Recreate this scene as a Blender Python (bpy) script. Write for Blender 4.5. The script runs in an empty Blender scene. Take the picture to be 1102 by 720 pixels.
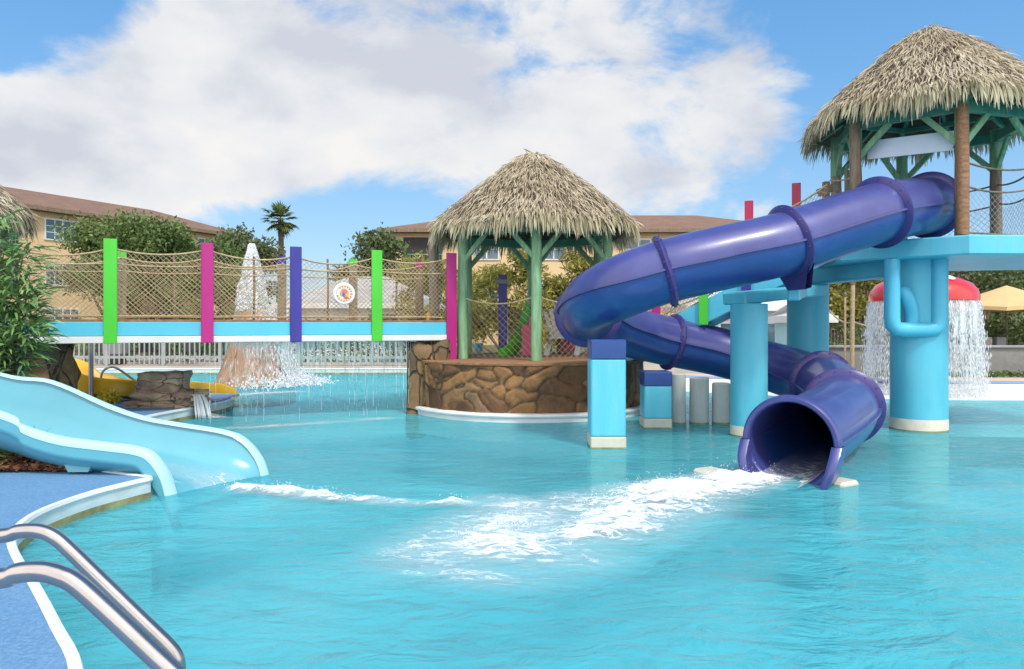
import bpy, math, random
import numpy as np
from mathutils import Vector, Matrix, noise
random.seed(7); RNG = np.random.default_rng(7)
PI = math.pi
F, H, CX, HY = 800.0, 1.5, 551.0, 350.0      # focal (px of an 1102 wide frame), eye height, principal column, horizon row
scene = bpy.context.scene
COL = scene.collection

def at(px, py, d):
    return Vector(((px-CX)/F*d, d, H-(py-HY)/F*d))
def R(a): return math.radians(a)
def lerp(a, b, t): return a+(b-a)*t

# ------------------------------------------------------------------ mesh builder
class MB:
    def __init__(s): s.v = []; s.f = []; s.m = []
    def add(s, vs, fs, mi=0):
        o = len(s.v); s.v.extend([tuple(v) for v in vs]); s.f.extend([tuple(i+o for i in f) for f in fs]); s.m.extend([mi]*len(fs))
    def box(s, c, size, rot=None, mi=0, bev=0.0):
        x, y, z = size[0]/2, size[1]/2, size[2]/2
        b = bev
        if b <= 0:
            vs = [Vector(p) for p in ((-x,-y,-z),(x,-y,-z),(x,y,-z),(-x,y,-z),(-x,-y,z),(x,-y,z),(x,y,z),(-x,y,z))]
            fs = [(3,2,1,0),(4,5,6,7),(0,1,5,4),(1,2,6,5),(2,3,7,6),(3,0,4,7)]
        else:
            ring = [(-x+b,-y),(x-b,-y),(x,-y+b),(x,y-b),(x-b,y),(-x+b,y),(-x,y-b),(-x,-y+b)]
            ins = [(-x+b,-y+b),(x-b,-y+b),(x-b,-y+b),(x-b,y-b),(x-b,y-b),(-x+b,y-b),(-x+b,y-b),(-x+b,-y+b)]
            vs = []
            for rr, zz in ((ins,-z),(ring,-z+b),(ring,z-b),(ins,z)):
                vs += [Vector((p[0],p[1],zz)) for p in rr]
            fs = [tuple(range(7,-1,-1)), tuple(range(24,32))]
            for k in range(3):
                for i in range(8):
                    j = (i+1)%8
                    fs.append((k*8+i,k*8+j,k*8+8+j,k*8+8+i))
        M = rot if rot is not None else Matrix.Identity(3)
        c = Vector(c)
        s.add([M@v+c for v in vs], fs, mi)
    def bar(s, a, b, w, h, mi=0, up=(0,0,1), bev=0.0):
        a = Vector(a); b = Vector(b); t = b-a; L = t.length
        if L < 1e-6: return
        t.normalize(); u = Vector(up)
        sd = t.cross(u)
        if sd.length < 1e-3: sd = t.cross(Vector((0,1,0)))
        sd.normalize(); u = sd.cross(t)
        M = Matrix((t, -sd, u)).transposed()
        s.box((a+b)/2, (L, w, h), M, mi, bev)
    def tube(s, pts, r, n=8, mi=0, cap=True, closed=False):
        pts = [Vector(p) for p in pts]; k = len(pts)
        rs = r if hasattr(r, '__len__') else [r]*k
        vs = []; prev = None
        for i in range(k):
            if closed: t = pts[(i+1)%k]-pts[i-1]
            else: t = pts[min(i+1,k-1)]-pts[max(i-1,0)]
            t.normalize()
            if prev is None:
                ref = Vector((0,0,1)) if abs(t.z) < .9 else Vector((1,0,0))
                u = t.cross(ref).normalized()
            else:
                u = prev-t*prev.dot(t); u.normalize()
            prev = u; w = t.cross(u)
            for j in range(n):
                a = 2*PI*j/n
                vs.append(pts[i]+(u*math.cos(a)+w*math.sin(a))*rs[i])
        fs = []
        for i in range(k if closed else k-1):
            for j in range(n):
                a = i*n+j; b = i*n+(j+1)%n; i2 = ((i+1)%k)*n
                fs.append((a, b, i2+(j+1)%n, i2+j))
        if cap and not closed:
            fs.append(tuple(range(n-1,-1,-1))); fs.append(tuple(range((k-1)*n, k*n)))
        s.add(vs, fs, mi)
    def lathe(s, prof, c=(0,0,0), n=32, mi=0, capb=True, capt=True):
        vs = []; c = Vector(c)
        for r, z in prof:
            for j in range(n):
                a = 2*PI*j/n; vs.append(c+Vector((r*math.cos(a), r*math.sin(a), z)))
        fs = []
        for i in range(len(prof)-1):
            for j in range(n):
                k = (j+1)%n
                fs.append((i*n+j, i*n+k, (i+1)*n+k, (i+1)*n+j))
        if capb: fs.append(tuple(range(n-1,-1,-1)))
        if capt: fs.append(tuple(range((len(prof)-1)*n, len(prof)*n)))
        s.add(vs, fs, mi)
    def prism(s, poly, z0, z1, mi=0):
        n = len(poly)
        vs = [(p[0],p[1],z0) for p in poly]+[(p[0],p[1],z1) for p in poly]
        fs = [tuple(range(n-1,-1,-1)), tuple(range(n,2*n))]+[(i,(i+1)%n,n+(i+1)%n,n+i) for i in range(n)]
        s.add(vs, fs, mi)
    def grid(s, rows, mi=0, closed=False):
        nr = len(rows); nc = len(rows[0]); vs = [p for r_ in rows for p in r_]
        fs = []
        for i in range(nr-1):
            for j in range(nc if closed else nc-1):
                k = (j+1)%nc
                fs.append((i*nc+j, i*nc+k, (i+1)*nc+k, (i+1)*nc+j))
        s.add(vs, fs, mi)
    def blob(s, c, rad, n=12, amp=.2, freq=1.5, mi=0, seed=0, flat=None):
        vs = []; c = Vector(c); off = Vector((seed*3.1, seed*1.7, seed*.9)); m = n*2
        for i in range(n+1):
            th = PI*i/n
            for j in range(m):
                ph = 2*PI*j/m
                d = Vector((math.sin(th)*math.cos(ph), math.sin(th)*math.sin(ph), math.cos(th)))
                q = 1+amp*noise.noise(d*freq+off)+amp*.5*noise.noise(d*freq*2.7+off)
                if flat: # boxier stones
                    mx = max(abs(d.x),abs(d.y),abs(d.z)); q *= lerp(1, 1/mx, flat)
                vs.append(c+Vector((d.x*rad[0]*q, d.y*rad[1]*q, d.z*rad[2]*q)))
        fs = []
        for i in range(n):
            for j in range(m):
                k = (j+1)%m
                fs.append((i*m+j, (i+1)*m+j, (i+1)*m+k, i*m+k))
        s.add(vs, fs, mi)
    def build(s, name, mats, parent=None, smooth=False, base=None):
        me = bpy.data.meshes.new(name)
        org = Vector(parent['_o']) if parent is not None and '_o' in parent else Vector((0,0,0))
        if parent is not None and parent.type == 'MESH': org = Vector(parent['_o'])
        own = Vector((0,0,0))
        V = s.v
        if parent is None:
            if base is None:
                xs = [v[0] for v in V]; ys = [v[1] for v in V]; zs = [v[2] for v in V]
                base = ((min(xs)+max(xs))/2, (min(ys)+max(ys))/2, min(zs))
            own = Vector(base); org = own
        me.from_pydata([(v[0]-org.x, v[1]-org.y, v[2]-org.z) for v in V], [], s.f)
        if not isinstance(mats, (list, tuple)): mats = [mats]
        for m in mats: me.materials.append(m)
        if len(mats) > 1: me.polygons.foreach_set('material_index', s.m)
        me.update()
        if smooth:
            me.polygons.foreach_set('use_smooth', [True]*len(me.polygons))
            if smooth != 'all':
                me.set_sharp_from_angle(angle=R(smooth if isinstance(smooth,(int,float)) and smooth is not True else 40))
        o = bpy.data.objects.new(name, me); COL.objects.link(o)
        o['_o'] = tuple(org)
        if parent is not None: o.parent = parent
        else: o.location = own
        return o

def empty(name, loc, label, cat, group=None):
    o = bpy.data.objects.new(name, None); COL.objects.link(o); o.location = loc; o['_o'] = tuple(loc)
    o.empty_display_size = .2
    return tag(o, label, cat, group)
def tag(o, label=None, cat=None, group=None, kind=None):
    if label: o['label'] = label
    if cat: o['category'] = cat
    if group: o['group'] = group
    if kind: o['kind'] = kind
    return o
def copy_tree(o, loc=None, rz=None, label=None):
    def cp(x, parent):
        c = x.copy(); COL.objects.link(c); c.parent = parent
        for ch in list(x.children): cp(ch, c)
        return c
    c = cp(o, o.parent)
    if loc is not None: c.location = loc
    if rz is not None: c.rotation_euler.z = rz
    if label: c['label'] = label
    return c
def np_mesh(name, V, Fq, mat, parent=None, base=None, attr=None):
    """quads/tris mesh from numpy arrays"""
    V = np.asarray(V, np.float32); Fq = np.asarray(Fq, np.int32)
    org = np.zeros(3, np.float32)
    if parent is not None: org = np.array(parent['_o'], np.float32)
    elif base is not None: org = np.array(base, np.float32)
    else: org = np.array([(V[:,0].min()+V[:,0].max())/2, (V[:,1].min()+V[:,1].max())/2, V[:,2].min()], np.float32)
    me = bpy.data.meshes.new(name); k = Fq.shape[1]
    me.vertices.add(len(V)); me.vertices.foreach_set('co', (V-org).ravel())
    me.loops.add(Fq.size); me.loops.foreach_set('vertex_index', Fq.ravel())
    me.polygons.add(len(Fq)); me.polygons.foreach_set('loop_start', np.arange(0, Fq.size, k, dtype=np.int32))
    me.update(calc_edges=True); me.validate()
    me.materials.append(mat)
    if isinstance(attr, dict):
        for kk, vv in attr.items():
            a = me.attributes.new(kk, 'FLOAT', 'POINT'); a.data.foreach_set('value', np.asarray(vv, np.float32))
        attr = None
    if attr is not None:
        a = me.attributes.new('dens', 'FLOAT', 'POINT'); a.data.foreach_set('value', np.asarray(attr, np.float32))
    o = bpy.data.objects.new(name, me); COL.objects.link(o); o['_o'] = tuple(float(x) for x in org)
    if parent is not None: o.parent = parent
    else: o.location = org
    return o

def catmull(P, n):
    P = [Vector(p) for p in P]; out = []
    for i in range(len(P)-1):
        p0 = P[max(i-1,0)]; p1 = P[i]; p2 = P[i+1]; p3 = P[min(i+2,len(P)-1)]
        if i == 0: p0 = p1*2-p2
        if i == len(P)-2: p3 = p2*2-p1
        for k in range(n):
            t = k/n
            out.append(.5*((2*p1)+(p2-p0)*t+(2*p0-5*p1+4*p2-p3)*t*t+(3*p1-p0-3*p2+p3)*t**3))
    out.append(P[-1]); return out

# ------------------------------------------------------------------ materials
def new_mat(name):
    m = bpy.data.materials.new(name); m.use_nodes = True
    nt = m.node_tree; b = nt.nodes['Principled BSDF']
    return m, nt, b
def nd(nt, t, **kw):
    n = nt.nodes.new(t)
    for k, v in kw.items():
        if k.startswith('i_'): n.inputs[k[2:].replace('_',' ')].default_value = v
        else: setattr(n, k, v)
    return n
def ramp(nt, stops, interp='LINEAR'):
    r = nt.nodes.new('ShaderNodeValToRGB'); e = r.color_ramp.elements; r.color_ramp.interpolation = interp
    while len(e) < len(stops): e.new(.5)
    for x, (p, c) in zip(e, stops):
        x.position = p; x.color = (*c, 1) if len(c) == 3 else c
    return r
def paint(name, col, rough=.45, var=.12, scale=3.0, bump=.02, bscale=40, coat=0, spec=.5, dirt=None, metal=0, stretch=None):
    """painted / plain surface with slow tone variation, fine grain and optional blotchy wear"""
    m, nt, b = new_mat(name); L = nt.links
    tc = nd(nt, 'ShaderNodeTexCoord'); src = tc.outputs['Object']
    if stretch:
        mp = nd(nt, 'ShaderNodeMapping'); mp.inputs['Scale'].default_value = stretch; L.new(src, mp.inputs[0]); src = mp.outputs[0]
    n1 = nd(nt, 'ShaderNodeTexNoise', i_Scale=scale, i_Detail=6.0, i_Roughness=.6); L.new(src, n1.inputs['Vector'])
    lo = tuple(c*(1-var*1.3) for c in col); hi = tuple(min(1, c*(1+var)) for c in col)
    r = ramp(nt, [(.3, lo), (.7, hi)]); L.new(n1.outputs['Fac'], r.inputs[0])
    out = r.outputs[0]
    if dirt:
        dcol, amt, ds = dirt
        n2 = nd(nt, 'ShaderNodeTexNoise', i_Scale=ds, i_Detail=8.0, i_Roughness=.7); L.new(src, n2.inputs['Vector'])
        r2 = ramp(nt, [(.5, (0,0,0)), (.75, (amt,amt,amt))]); L.new(n2.outputs['Fac'], r2.inputs[0])
        mx = nd(nt, 'ShaderNodeMix', data_type='RGBA'); L.new(r2.outputs[0], mx.inputs['Factor']); L.new(out, mx.inputs[6]); mx.inputs[7].default_value = (*dcol, 1)
        out = mx.outputs[2]
    L.new(out, b.inputs['Base Color'])
    b.inputs['Roughness'].default_value = rough; b.inputs['Metallic'].default_value = metal
    b.inputs['Specular IOR Level'].default_value = spec
    if coat: b.inputs['Coat Weight'].default_value = coat; b.inputs['Coat Roughness'].default_value = .12
    if bump:
        n3 = nd(nt, 'ShaderNodeTexNoise', i_Scale=bscale, i_Detail=4.0); L.new(src, n3.inputs['Vector'])
        bp = nd(nt, 'ShaderNodeBump', i_Strength=.5, i_Distance=bump); L.new(n3.outputs['Fac'], bp.inputs['Height']); L.new(bp.outputs[0], b.inputs['Normal'])
    return m
def island_mat(name, stops, rough=.8, transl=0.0, spec=.3, noise_scale=None):
    """colour varies from strand to strand / leaf to leaf"""
    m, nt, b = new_mat(name); L = nt.links
    g = nd(nt, 'ShaderNodeNewGeometry'); r = ramp(nt, stops)
    fac = g.outputs['Random Per Island']
    if noise_scale:
        tc = nd(nt, 'ShaderNodeTexCoord'); n = nd(nt, 'ShaderNodeTexNoise', i_Scale=noise_scale, i_Detail=3.0); L.new(tc.outputs['Object'], n.inputs['Vector'])
        mr = nd(nt, 'ShaderNodeMapRange'); L.new(n.outputs['Fac'], mr.inputs[0]); mr.inputs[1].default_value = .3; mr.inputs[2].default_value = .7
        mm = nd(nt, 'ShaderNodeMix'); mm.inputs[0].default_value = .5; L.new(fac, mm.inputs[2]); L.new(mr.outputs[0], mm.inputs[3]); fac = mm.outputs[0]
    L.new(fac, r.inputs[0]); L.new(r.outputs[0], b.inputs['Base Color'])
    b.inputs['Roughness'].default_value = rough; b.inputs['Specular IOR Level'].default_value = spec
    if transl:
        t = nd(nt, 'ShaderNodeBsdfTranslucent'); L.new(r.outputs[0], t.inputs[0])
        mx = nd(nt, 'ShaderNodeMixShader'); mx.inputs[0].default_value = transl
        L.new(b.outputs[0], mx.inputs[1]); L.new(t.outputs[0], mx.inputs[2]); L.new(mx.outputs[0], nt.nodes['Material Output'].inputs[0])
    return m
def stone(name, stops, mortar, scale, stretch=(1,1,1.3), edge=.05, bump=.04):
    m, nt, b = new_mat(name); L = nt.links
    tc = nd(nt, 'ShaderNodeTexCoord'); mp = nd(nt, 'ShaderNodeMapping'); mp.inputs['Scale'].default_value = stretch; L.new(tc.outputs['Object'], mp.inputs[0])
    nz = nd(nt, 'ShaderNodeTexNoise', i_Scale=2.5, i_Detail=3.0); L.new(mp.outputs[0], nz.inputs['Vector'])
    ad = nd(nt, 'ShaderNodeMix', data_type='RGBA', blend_type='LINEAR_LIGHT'); ad.inputs['Factor'].default_value = .16; L.new(mp.outputs[0], ad.inputs[6]); L.new(nz.outputs['Color'], ad.inputs[7])
    v = nd(nt, 'ShaderNodeTexVoronoi', i_Scale=scale, i_Randomness=1.0); L.new(ad.outputs[2], v.inputs['Vector'])
    ve = nd(nt, 'ShaderNodeTexVoronoi', feature='DISTANCE_TO_EDGE', i_Scale=scale, i_Randomness=1.0); L.new(ad.outputs[2], ve.inputs['Vector'])
    sp = nd(nt, 'ShaderNodeSeparateColor'); L.new(v.outputs['Color'], sp.inputs[0])
    r = ramp(nt, stops); L.new(sp.outputs[0], r.inputs[0])
    n2 = nd(nt, 'ShaderNodeTexNoise', i_Scale=7.0, i_Detail=8.0, i_Roughness=.7); L.new(tc.outputs['Object'], n2.inputs['Vector'])
    ml = nd(nt, 'ShaderNodeMix', data_type='RGBA', blend_type='OVERLAY'); ml.inputs['Factor'].default_value = .8; L.new(r.outputs[0], ml.inputs[6]); L.new(n2.outputs['Fac'], ml.inputs[7])
    er = ramp(nt, [(edge*.5, (0,0,0)), (edge*1.4, (1,1,1))]); L.new(ve.outputs['Distance'], er.inputs[0])
    mx = nd(nt, 'ShaderNodeMix', data_type='RGBA'); L.new(er.outputs[0], mx.inputs['Factor']); mx.inputs[6].default_value = (*mortar, 1); L.new(ml.outputs[2], mx.inputs[7])
    L.new(mx.outputs[2], b.inputs['Base Color']); b.inputs['Roughness'].default_value = .75
    h = nd(nt, 'ShaderNodeMath', operation='MULTIPLY_ADD'); L.new(n2.outputs['Fac'], h.inputs[0]); h.inputs[1].default_value = .35; L.new(er.outputs[0], h.inputs[2])
    bp = nd(nt, 'ShaderNodeBump', i_Strength=1.0, i_Distance=bump); L.new(h.outputs[0], bp.inputs['Height']); L.new(bp.outputs[0], b.inputs['Normal'])
    return m

def flag(name, stops, mortar, scale, stretch=(1,1,1), edge=.05, bump=.04):
    """angular flagstones: difference of the two nearest cells in a skewed, non-round metric"""
    m, nt, b = new_mat(name); L = nt.links
    tc = nd(nt, 'ShaderNodeTexCoord'); mp = nd(nt, 'ShaderNodeMapping'); mp.inputs['Scale'].default_value = stretch; mp.inputs['Rotation'].default_value = (.5,.35,.7); L.new(tc.outputs['Object'], mp.inputs[0])
    nz = nd(nt, 'ShaderNodeTexNoise', i_Scale=1.6, i_Detail=2.0); L.new(tc.outputs['Object'], nz.inputs['Vector'])
    ad = nd(nt, 'ShaderNodeMix', data_type='RGBA', blend_type='LINEAR_LIGHT'); ad.inputs['Factor'].default_value = .12; L.new(mp.outputs[0], ad.inputs[6]); L.new(nz.outputs['Color'], ad.inputs[7])
    v1 = nd(nt, 'ShaderNodeTexVoronoi', feature='F1', distance='MANHATTAN', i_Scale=scale); L.new(ad.outputs[2], v1.inputs['Vector'])
    v2 = nd(nt, 'ShaderNodeTexVoronoi', feature='F2', distance='MANHATTAN', i_Scale=scale); L.new(ad.outputs[2], v2.inputs['Vector'])
    df = nd(nt, 'ShaderNodeMath', operation='SUBTRACT'); L.new(v2.outputs['Distance'], df.inputs[0]); L.new(v1.outputs['Distance'], df.inputs[1])
    sp = nd(nt, 'ShaderNodeSeparateColor'); L.new(v1.outputs['Color'], sp.inputs[0]); r = ramp(nt, stops); L.new(sp.outputs[0], r.inputs[0])
    n2 = nd(nt, 'ShaderNodeTexNoise', i_Scale=6.0, i_Detail=9.0, i_Roughness=.72); L.new(tc.outputs['Object'], n2.inputs['Vector'])
    cr = ramp(nt, [(.25,(.35,.33,.30)), (.5,(.95,.95,.95)), (.75,(1.5,1.45,1.35))]); L.new(n2.outputs['Fac'], cr.inputs[0])
    ml = nd(nt, 'ShaderNodeMix', data_type='RGBA', blend_type='MULTIPLY'); ml.inputs['Factor'].default_value = 1.0; L.new(r.outputs[0], ml.inputs[6]); L.new(cr.outputs[0], ml.inputs[7])
    er = ramp(nt, [(edge*.4, (0,0,0)), (edge*1.8, (1,1,1))]); L.new(df.outputs[0], er.inputs[0])
    mx = nd(nt, 'ShaderNodeMix', data_type='RGBA'); L.new(er.outputs[0], mx.inputs['Factor']); mx.inputs[6].default_value = (*mortar, 1); L.new(ml.outputs[2], mx.inputs[7])
    L.new(mx.outputs[2], b.inputs['Base Color']); b.inputs['Roughness'].default_value = .7
    h = nd(nt, 'ShaderNodeMath', operation='MULTIPLY_ADD'); L.new(n2.outputs['Fac'], h.inputs[0]); h.inputs[1].default_value = .6; L.new(er.outputs[0], h.inputs[2])
    bp = nd(nt, 'ShaderNodeBump', i_Strength=1.0, i_Distance=bump); L.new(h.outputs[0], bp.inputs['Height']); L.new(bp.outputs[0], b.inputs['Normal'])
    return m

M = {}
M['cyan'] = paint('cyan_paint', (.095,.47,.60), .42, .10, 1.4, .003, 30, stretch=(1.6,1.6,.28), dirt=((.19,.46,.52), .6, 3.0))
M['cyan_d'] = paint('cyan_paint_smooth', (.085,.46,.62), .38, .06, 1.5, .002, 30)
M['white'] = paint('white_paint', (.64,.64,.62), .5, .06, 3, .002, 30, dirt=((.5,.48,.42), .35, 4))
M['coping'] = paint('pool_coping_white', (.66,.68,.68), .45, .07, 2, .003, 30, dirt=((.45,.5,.5), .4, 3))
M['algae'] = paint('waterline_stain', (.24,.24,.11), .7, .35, 6, .004, 30)
M['beige'] = paint('column_base_plaster', (.56,.53,.44), .6, .12, 5, .004, 40, dirt=((.36,.27,.12), .6, 5))
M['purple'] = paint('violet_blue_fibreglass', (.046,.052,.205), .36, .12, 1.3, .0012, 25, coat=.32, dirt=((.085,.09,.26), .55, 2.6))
M['blue_pool_tint'] = paint('fibreglass_pool_tint', (.018,.060,.235), .34, .12, 1.3, .0012, 25, coat=.32, dirt=((.05,.12,.36), .5, 2.2))  # slide violet turned bluer: the pool's reflection is painted into this colour
M['purple_d'] = paint('violet_blue_flange', (.040,.032,.16), .35, .12, 3, .002, 25)
M['flume'] = paint('pale_blue_fibreglass', (.11,.37,.45), .25, .05, 1.5, .001, 20, coat=.3)
M['flume_rim'] = paint('pale_blue_rim', (.36,.60,.66), .3, .04, 2, .001, 20, coat=.3)
M['yellow'] = paint('yellow_fibreglass', (.75,.42,.02), .35, .08, 2, .002, 20)
M['lime'] = paint('lime_paint', (.06,.50,.03), .42, .10, 3, .002, 30, stretch=(1,1,.25), dirt=((.10,.45,.06), .4, 6))
M['magenta'] = paint('magenta_paint', (.40,.010,.17), .42, .10, 3, .002, 30, stretch=(1,1,.25), dirt=((.36,.03,.18), .4, 6))
M['indigo'] = paint('indigo_paint', (.035,.028,.24), .42, .12, 3, .002, 30, stretch=(1,1,.25), dirt=((.06,.05,.24), .4, 6))
M['crimson'] = paint('crimson_paint', (.42,.01,.06), .42, .1, 3, .002, 30)
M['wood'] = paint('weathered_wood', (.19,.135,.085), .75, .35, 5, .006, 20, stretch=(6,6,.8), dirt=((.30,.24,.18), .6, 3))
M['wood_red'] = paint('brown_board', (.26,.13,.06), .7, .35, 5, .005, 20, stretch=(1,6,6), dirt=((.12,.08,.05), .6, 3))
M['wood_grey'] = paint('grey_wood', (.24,.20,.15), .75, .3, 5, .006, 20, stretch=(6,6,.8), dirt=((.16,.20,.13), .5, 3))
M['green_post'] = paint('sage_green_timber', (.20,.38,.20), .62, .25, 4, .006, 16, stretch=(5,5,.6), dirt=((.38,.42,.28), .6, 4))
M['green_beam'] = paint('teal_green_beam', (.08,.27,.18), .62, .25, 4, .005, 16, dirt=((.10,.22,.15), .6, 4))
M['rope'] = paint('tan_rope', (.42,.32,.19), .85, .25, 20, .003, 90)
M['steel'] = paint('brushed_steel', (.50,.44,.40), .22, .10, 5, .0004, 70, metal=1.0)
M['pole'] = paint('galvanised_pole', (.40,.40,.38), .45, .12, 5, .001, 40, metal=.6)
M['thatch'] = island_mat('palm_thatch', [(0,(.17,.125,.08)), (.15,(.33,.26,.17)), (.5,(.48,.41,.29)), (.8,(.60,.53,.40)), (1,(.70,.65,.52))], .85, .22, .15, .9)
M['thatch_fringe'] = island_mat('palm_fringe', [(0,(.22,.18,.11)), (.3,(.41,.36,.23)), (.65,(.55,.50,.34)), (1,(.68,.64,.47))], .85, .28, .15, 1.1)
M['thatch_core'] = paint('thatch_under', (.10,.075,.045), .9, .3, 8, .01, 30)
M['rock'] = flag('flagstone', [(0,(.13,.07,.032)), (.35,(.25,.135,.055)), (.7,(.36,.195,.075)), (1,(.44,.27,.12))], (.04,.026,.016), 1.9, (1,1,1.1), .055, .06)
M['rock2'] = stone('rough_rock', [(0,(.30,.21,.15)), (.5,(.42,.30,.21)), (1,(.52,.40,.29))], (.22,.15,.10), 2.4, (1,1,3.2), .02, .05)
M['abut'] = stone('abutment_rock', [(0,(.085,.06,.03)), (.5,(.17,.105,.045)), (1,(.25,.15,.06))], (.05,.035,.02), 2.6, (1.2,1.2,.7), .03, .06)
M['deck_tan'] = paint('tan_paving', (.46,.39,.31), .75, .12, .8, .004, 20, dirt=((.34,.28,.22), .5, 1.2))
M['conc_grey'] = paint('grey_wall', (.19,.19,.175), .8, .2, 1.5, .01, 12, dirt=((.30,.29,.26), .5, 2.5))
M['tan_wall'] = paint('tan_stucco', (.62,.45,.25), .8, .06, .5, .01, 15)
M['tan_wall2'] = paint('ochre_stucco', (.55,.42,.27), .8, .06, .5, .01, 15)
M['brown_wall'] = paint('brown_stucco', (.20,.12,.075), .8, .1, .5, .01, 15)
M['shingle'] = paint('brown_shingle', (.20,.115,.075), .85, .18, 1.2, .02, 6, stretch=(1,1,5), dirt=((.13,.08,.055), .6, .8))
M['shingle_g'] = paint('grey_shingle', (.36,.36,.37), .85, .14, 1.2, .01, 8, stretch=(1,1,5))
M['dark'] = paint('dark_recess', (.035,.030,.028), .7, .2, 2, 0)
M['glass'] = paint('window_glass', (.06,.11,.14), .08, .2, 1, 0, spec=.9)
M['pink'] = paint('pink_plastic', (.55,.10,.18), .5, .1, 3, 0)
M['red'] = paint('red_fibreglass', (.60,.022,.022), .28, .06, 2, .001, 20, coat=.4)
M['canvas'] = paint('tan_canvas', (.62,.42,.19), .8, .06, 3, .003, 30)
M['grey'] = paint('grey_cover', (.26,.26,.27), .7, .12, 3, .004, 30)
M['greypost'] = paint('pale_grey_pipe', (.46,.49,.46), .55, .1, 3, .002, 30, stretch=(3,3,.6), dirt=((.38,.36,.26), .5, 4))
M['mulch'] = island_mat('mulch_chips', [(0,(.05,.02,.012)), (.5,(.15,.06,.03)), (1,(.26,.12,.06))], .9)
M['soil'] = paint('mulch_ground', (.10,.045,.025), .9, .4, 14, .03, 25)
M['leaf_dk'] = island_mat('oak_leaf', [(0,(.04,.075,.02)), (.45,(.10,.16,.042)), (.8,(.17,.24,.07)), (1,(.26,.31,.11))], .55, .22, .35, .35)
M['leaf_md'] = island_mat('tree_leaf', [(0,(.045,.065,.028)), (.5,(.11,.145,.055)), (1,(.21,.24,.10))], .55, .22, .35, .35)
M['leaf_yl'] = island_mat('bamboo_leaf', [(0,(.09,.09,.018)), (.4,(.22,.21,.045)), (.75,(.37,.33,.07)), (1,(.52,.42,.12))], .6, .3, .3, .5)
M['leaf_sh'] = island_mat('shrub_leaf', [(0,(.06,.13,.045)), (.45,(.15,.28,.09)), (.8,(.27,.43,.15)), (1,(.45,.58,.25))], .38, .25, .45, 2.0)
M['leaf_palm'] = island_mat('palm_leaf', [(0,(.05,.08,.02)), (.5,(.12,.16,.045)), (1,(.22,.24,.08))], .5, .2, .4)
M['flower'] = island_mat('yellow_blossom', [(0,(.25,.30,.04)), (.3,(.60,.52,.05)), (1,(.88,.74,.07))], .6, .2, .3)
M['bark'] = paint('bark', (.13,.10,.075), .9, .3, 6, .02, 14, stretch=(4,4,.8))
def water_white():
    m, nt, b = new_mat('white_water'); L = nt.links
    b.inputs['Base Color'].default_value = (.95,.97,.98,1); b.inputs['Roughness'].default_value = .5
    t = nd(nt, 'ShaderNodeBsdfTranslucent'); t.inputs[0].default_value = (.95,.97,.98,1)
    mx = nd(nt, 'ShaderNodeMixShader'); mx.inputs[0].default_value = .5
    L.new(b.outputs[0], mx.inputs[1]); L.new(t.outputs[0], mx.inputs[2]); L.new(mx.outputs[0], nt.nodes['Material Output'].inputs[0])
    return m
M['spray'] = water_white()
def foam_mat():
    m, nt, b = new_mat('lacy_foam'); L = nt.links
    b.inputs['Base Color'].default_value = (.95,.97,.98,1); b.inputs['Roughness'].default_value = .5
    at_ = nd(nt, 'ShaderNodeAttribute', attribute_name='dens')
    tc = nd(nt, 'ShaderNodeTexCoord')
    mpf = nd(nt, 'ShaderNodeMapping'); mpf.inputs['Rotation'].default_value = (0,0,R(-36)); mpf.inputs['Scale'].default_value = (.62,1.5,1); L.new(tc.outputs['Object'], mpf.inputs[0])
    n = nd(nt, 'ShaderNodeTexNoise', i_Scale=4.6, i_Detail=6.0, i_Roughness=.58, i_Distortion=1.5)
    L.new(mpf.outputs[0], n.inputs['Vector'])
    n2 = nd(nt, 'ShaderNodeTexVoronoi', feature='DISTANCE_TO_EDGE', i_Scale=5.0)
    ad = nd(nt, 'ShaderNodeMix', data_type='RGBA', blend_type='LINEAR_LIGHT'); ad.inputs['Factor'].default_value = .25
    L.new(mpf.outputs[0], ad.inputs[6]); L.new(n.outputs['Color'], ad.inputs[7]); L.new(ad.outputs[2], n2.inputs['Vector'])
    # lace: near cell edges more foam
    lc = nd(nt, 'ShaderNodeMapRange'); L.new(n2.outputs['Distance'], lc.inputs[0]); lc.inputs[1].default_value = 0; lc.inputs[2].default_value = .26; lc.inputs[3].default_value = .30; lc.inputs[4].default_value = -.20
    s1 = nd(nt, 'ShaderNodeMath', operation='ADD'); L.new(n.outputs['Fac'], s1.inputs[0]); L.new(lc.outputs[0], s1.inputs[1])
    s2 = nd(nt, 'ShaderNodeMath', operation='ADD'); L.new(s1.outputs[0], s2.inputs[0]); L.new(at_.outputs['Fac'], s2.inputs[1])
    a = nd(nt, 'ShaderNodeMapRange', interpolation_type='SMOOTHSTEP'); L.new(s2.outputs[0], a.inputs[0]); a.inputs[1].default_value = .68; a.inputs[2].default_value = 1.50; a.inputs[4].default_value = .96
    hz = nd(nt, 'ShaderNodeMapRange', interpolation_type='SMOOTHSTEP'); L.new(at_.outputs['Fac'], hz.inputs[0]); hz.inputs[1].default_value = -.30; hz.inputs[2].default_value = .55; hz.inputs[4].default_value = .26   # aerated milky water round the lace
    mxa = nd(nt, 'ShaderNodeMath', operation='MAXIMUM'); L.new(a.outputs[0], mxa.inputs[0]); L.new(hz.outputs[0], mxa.inputs[1])
    L.new(mxa.outputs[0], b.inputs['Alpha'])
    bp = nd(nt, 'ShaderNodeBump', i_Strength=.5, i_Distance=.02); L.new(s1.outputs[0], bp.inputs['Height']); L.new(bp.outputs[0], b.inputs['Normal'])
    return m
M['foam'] = foam_mat(); M['foam'].node_tree.nodes['Principled BSDF'].inputs['Base Color'].default_value = (.80,.84,.86,1)

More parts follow.
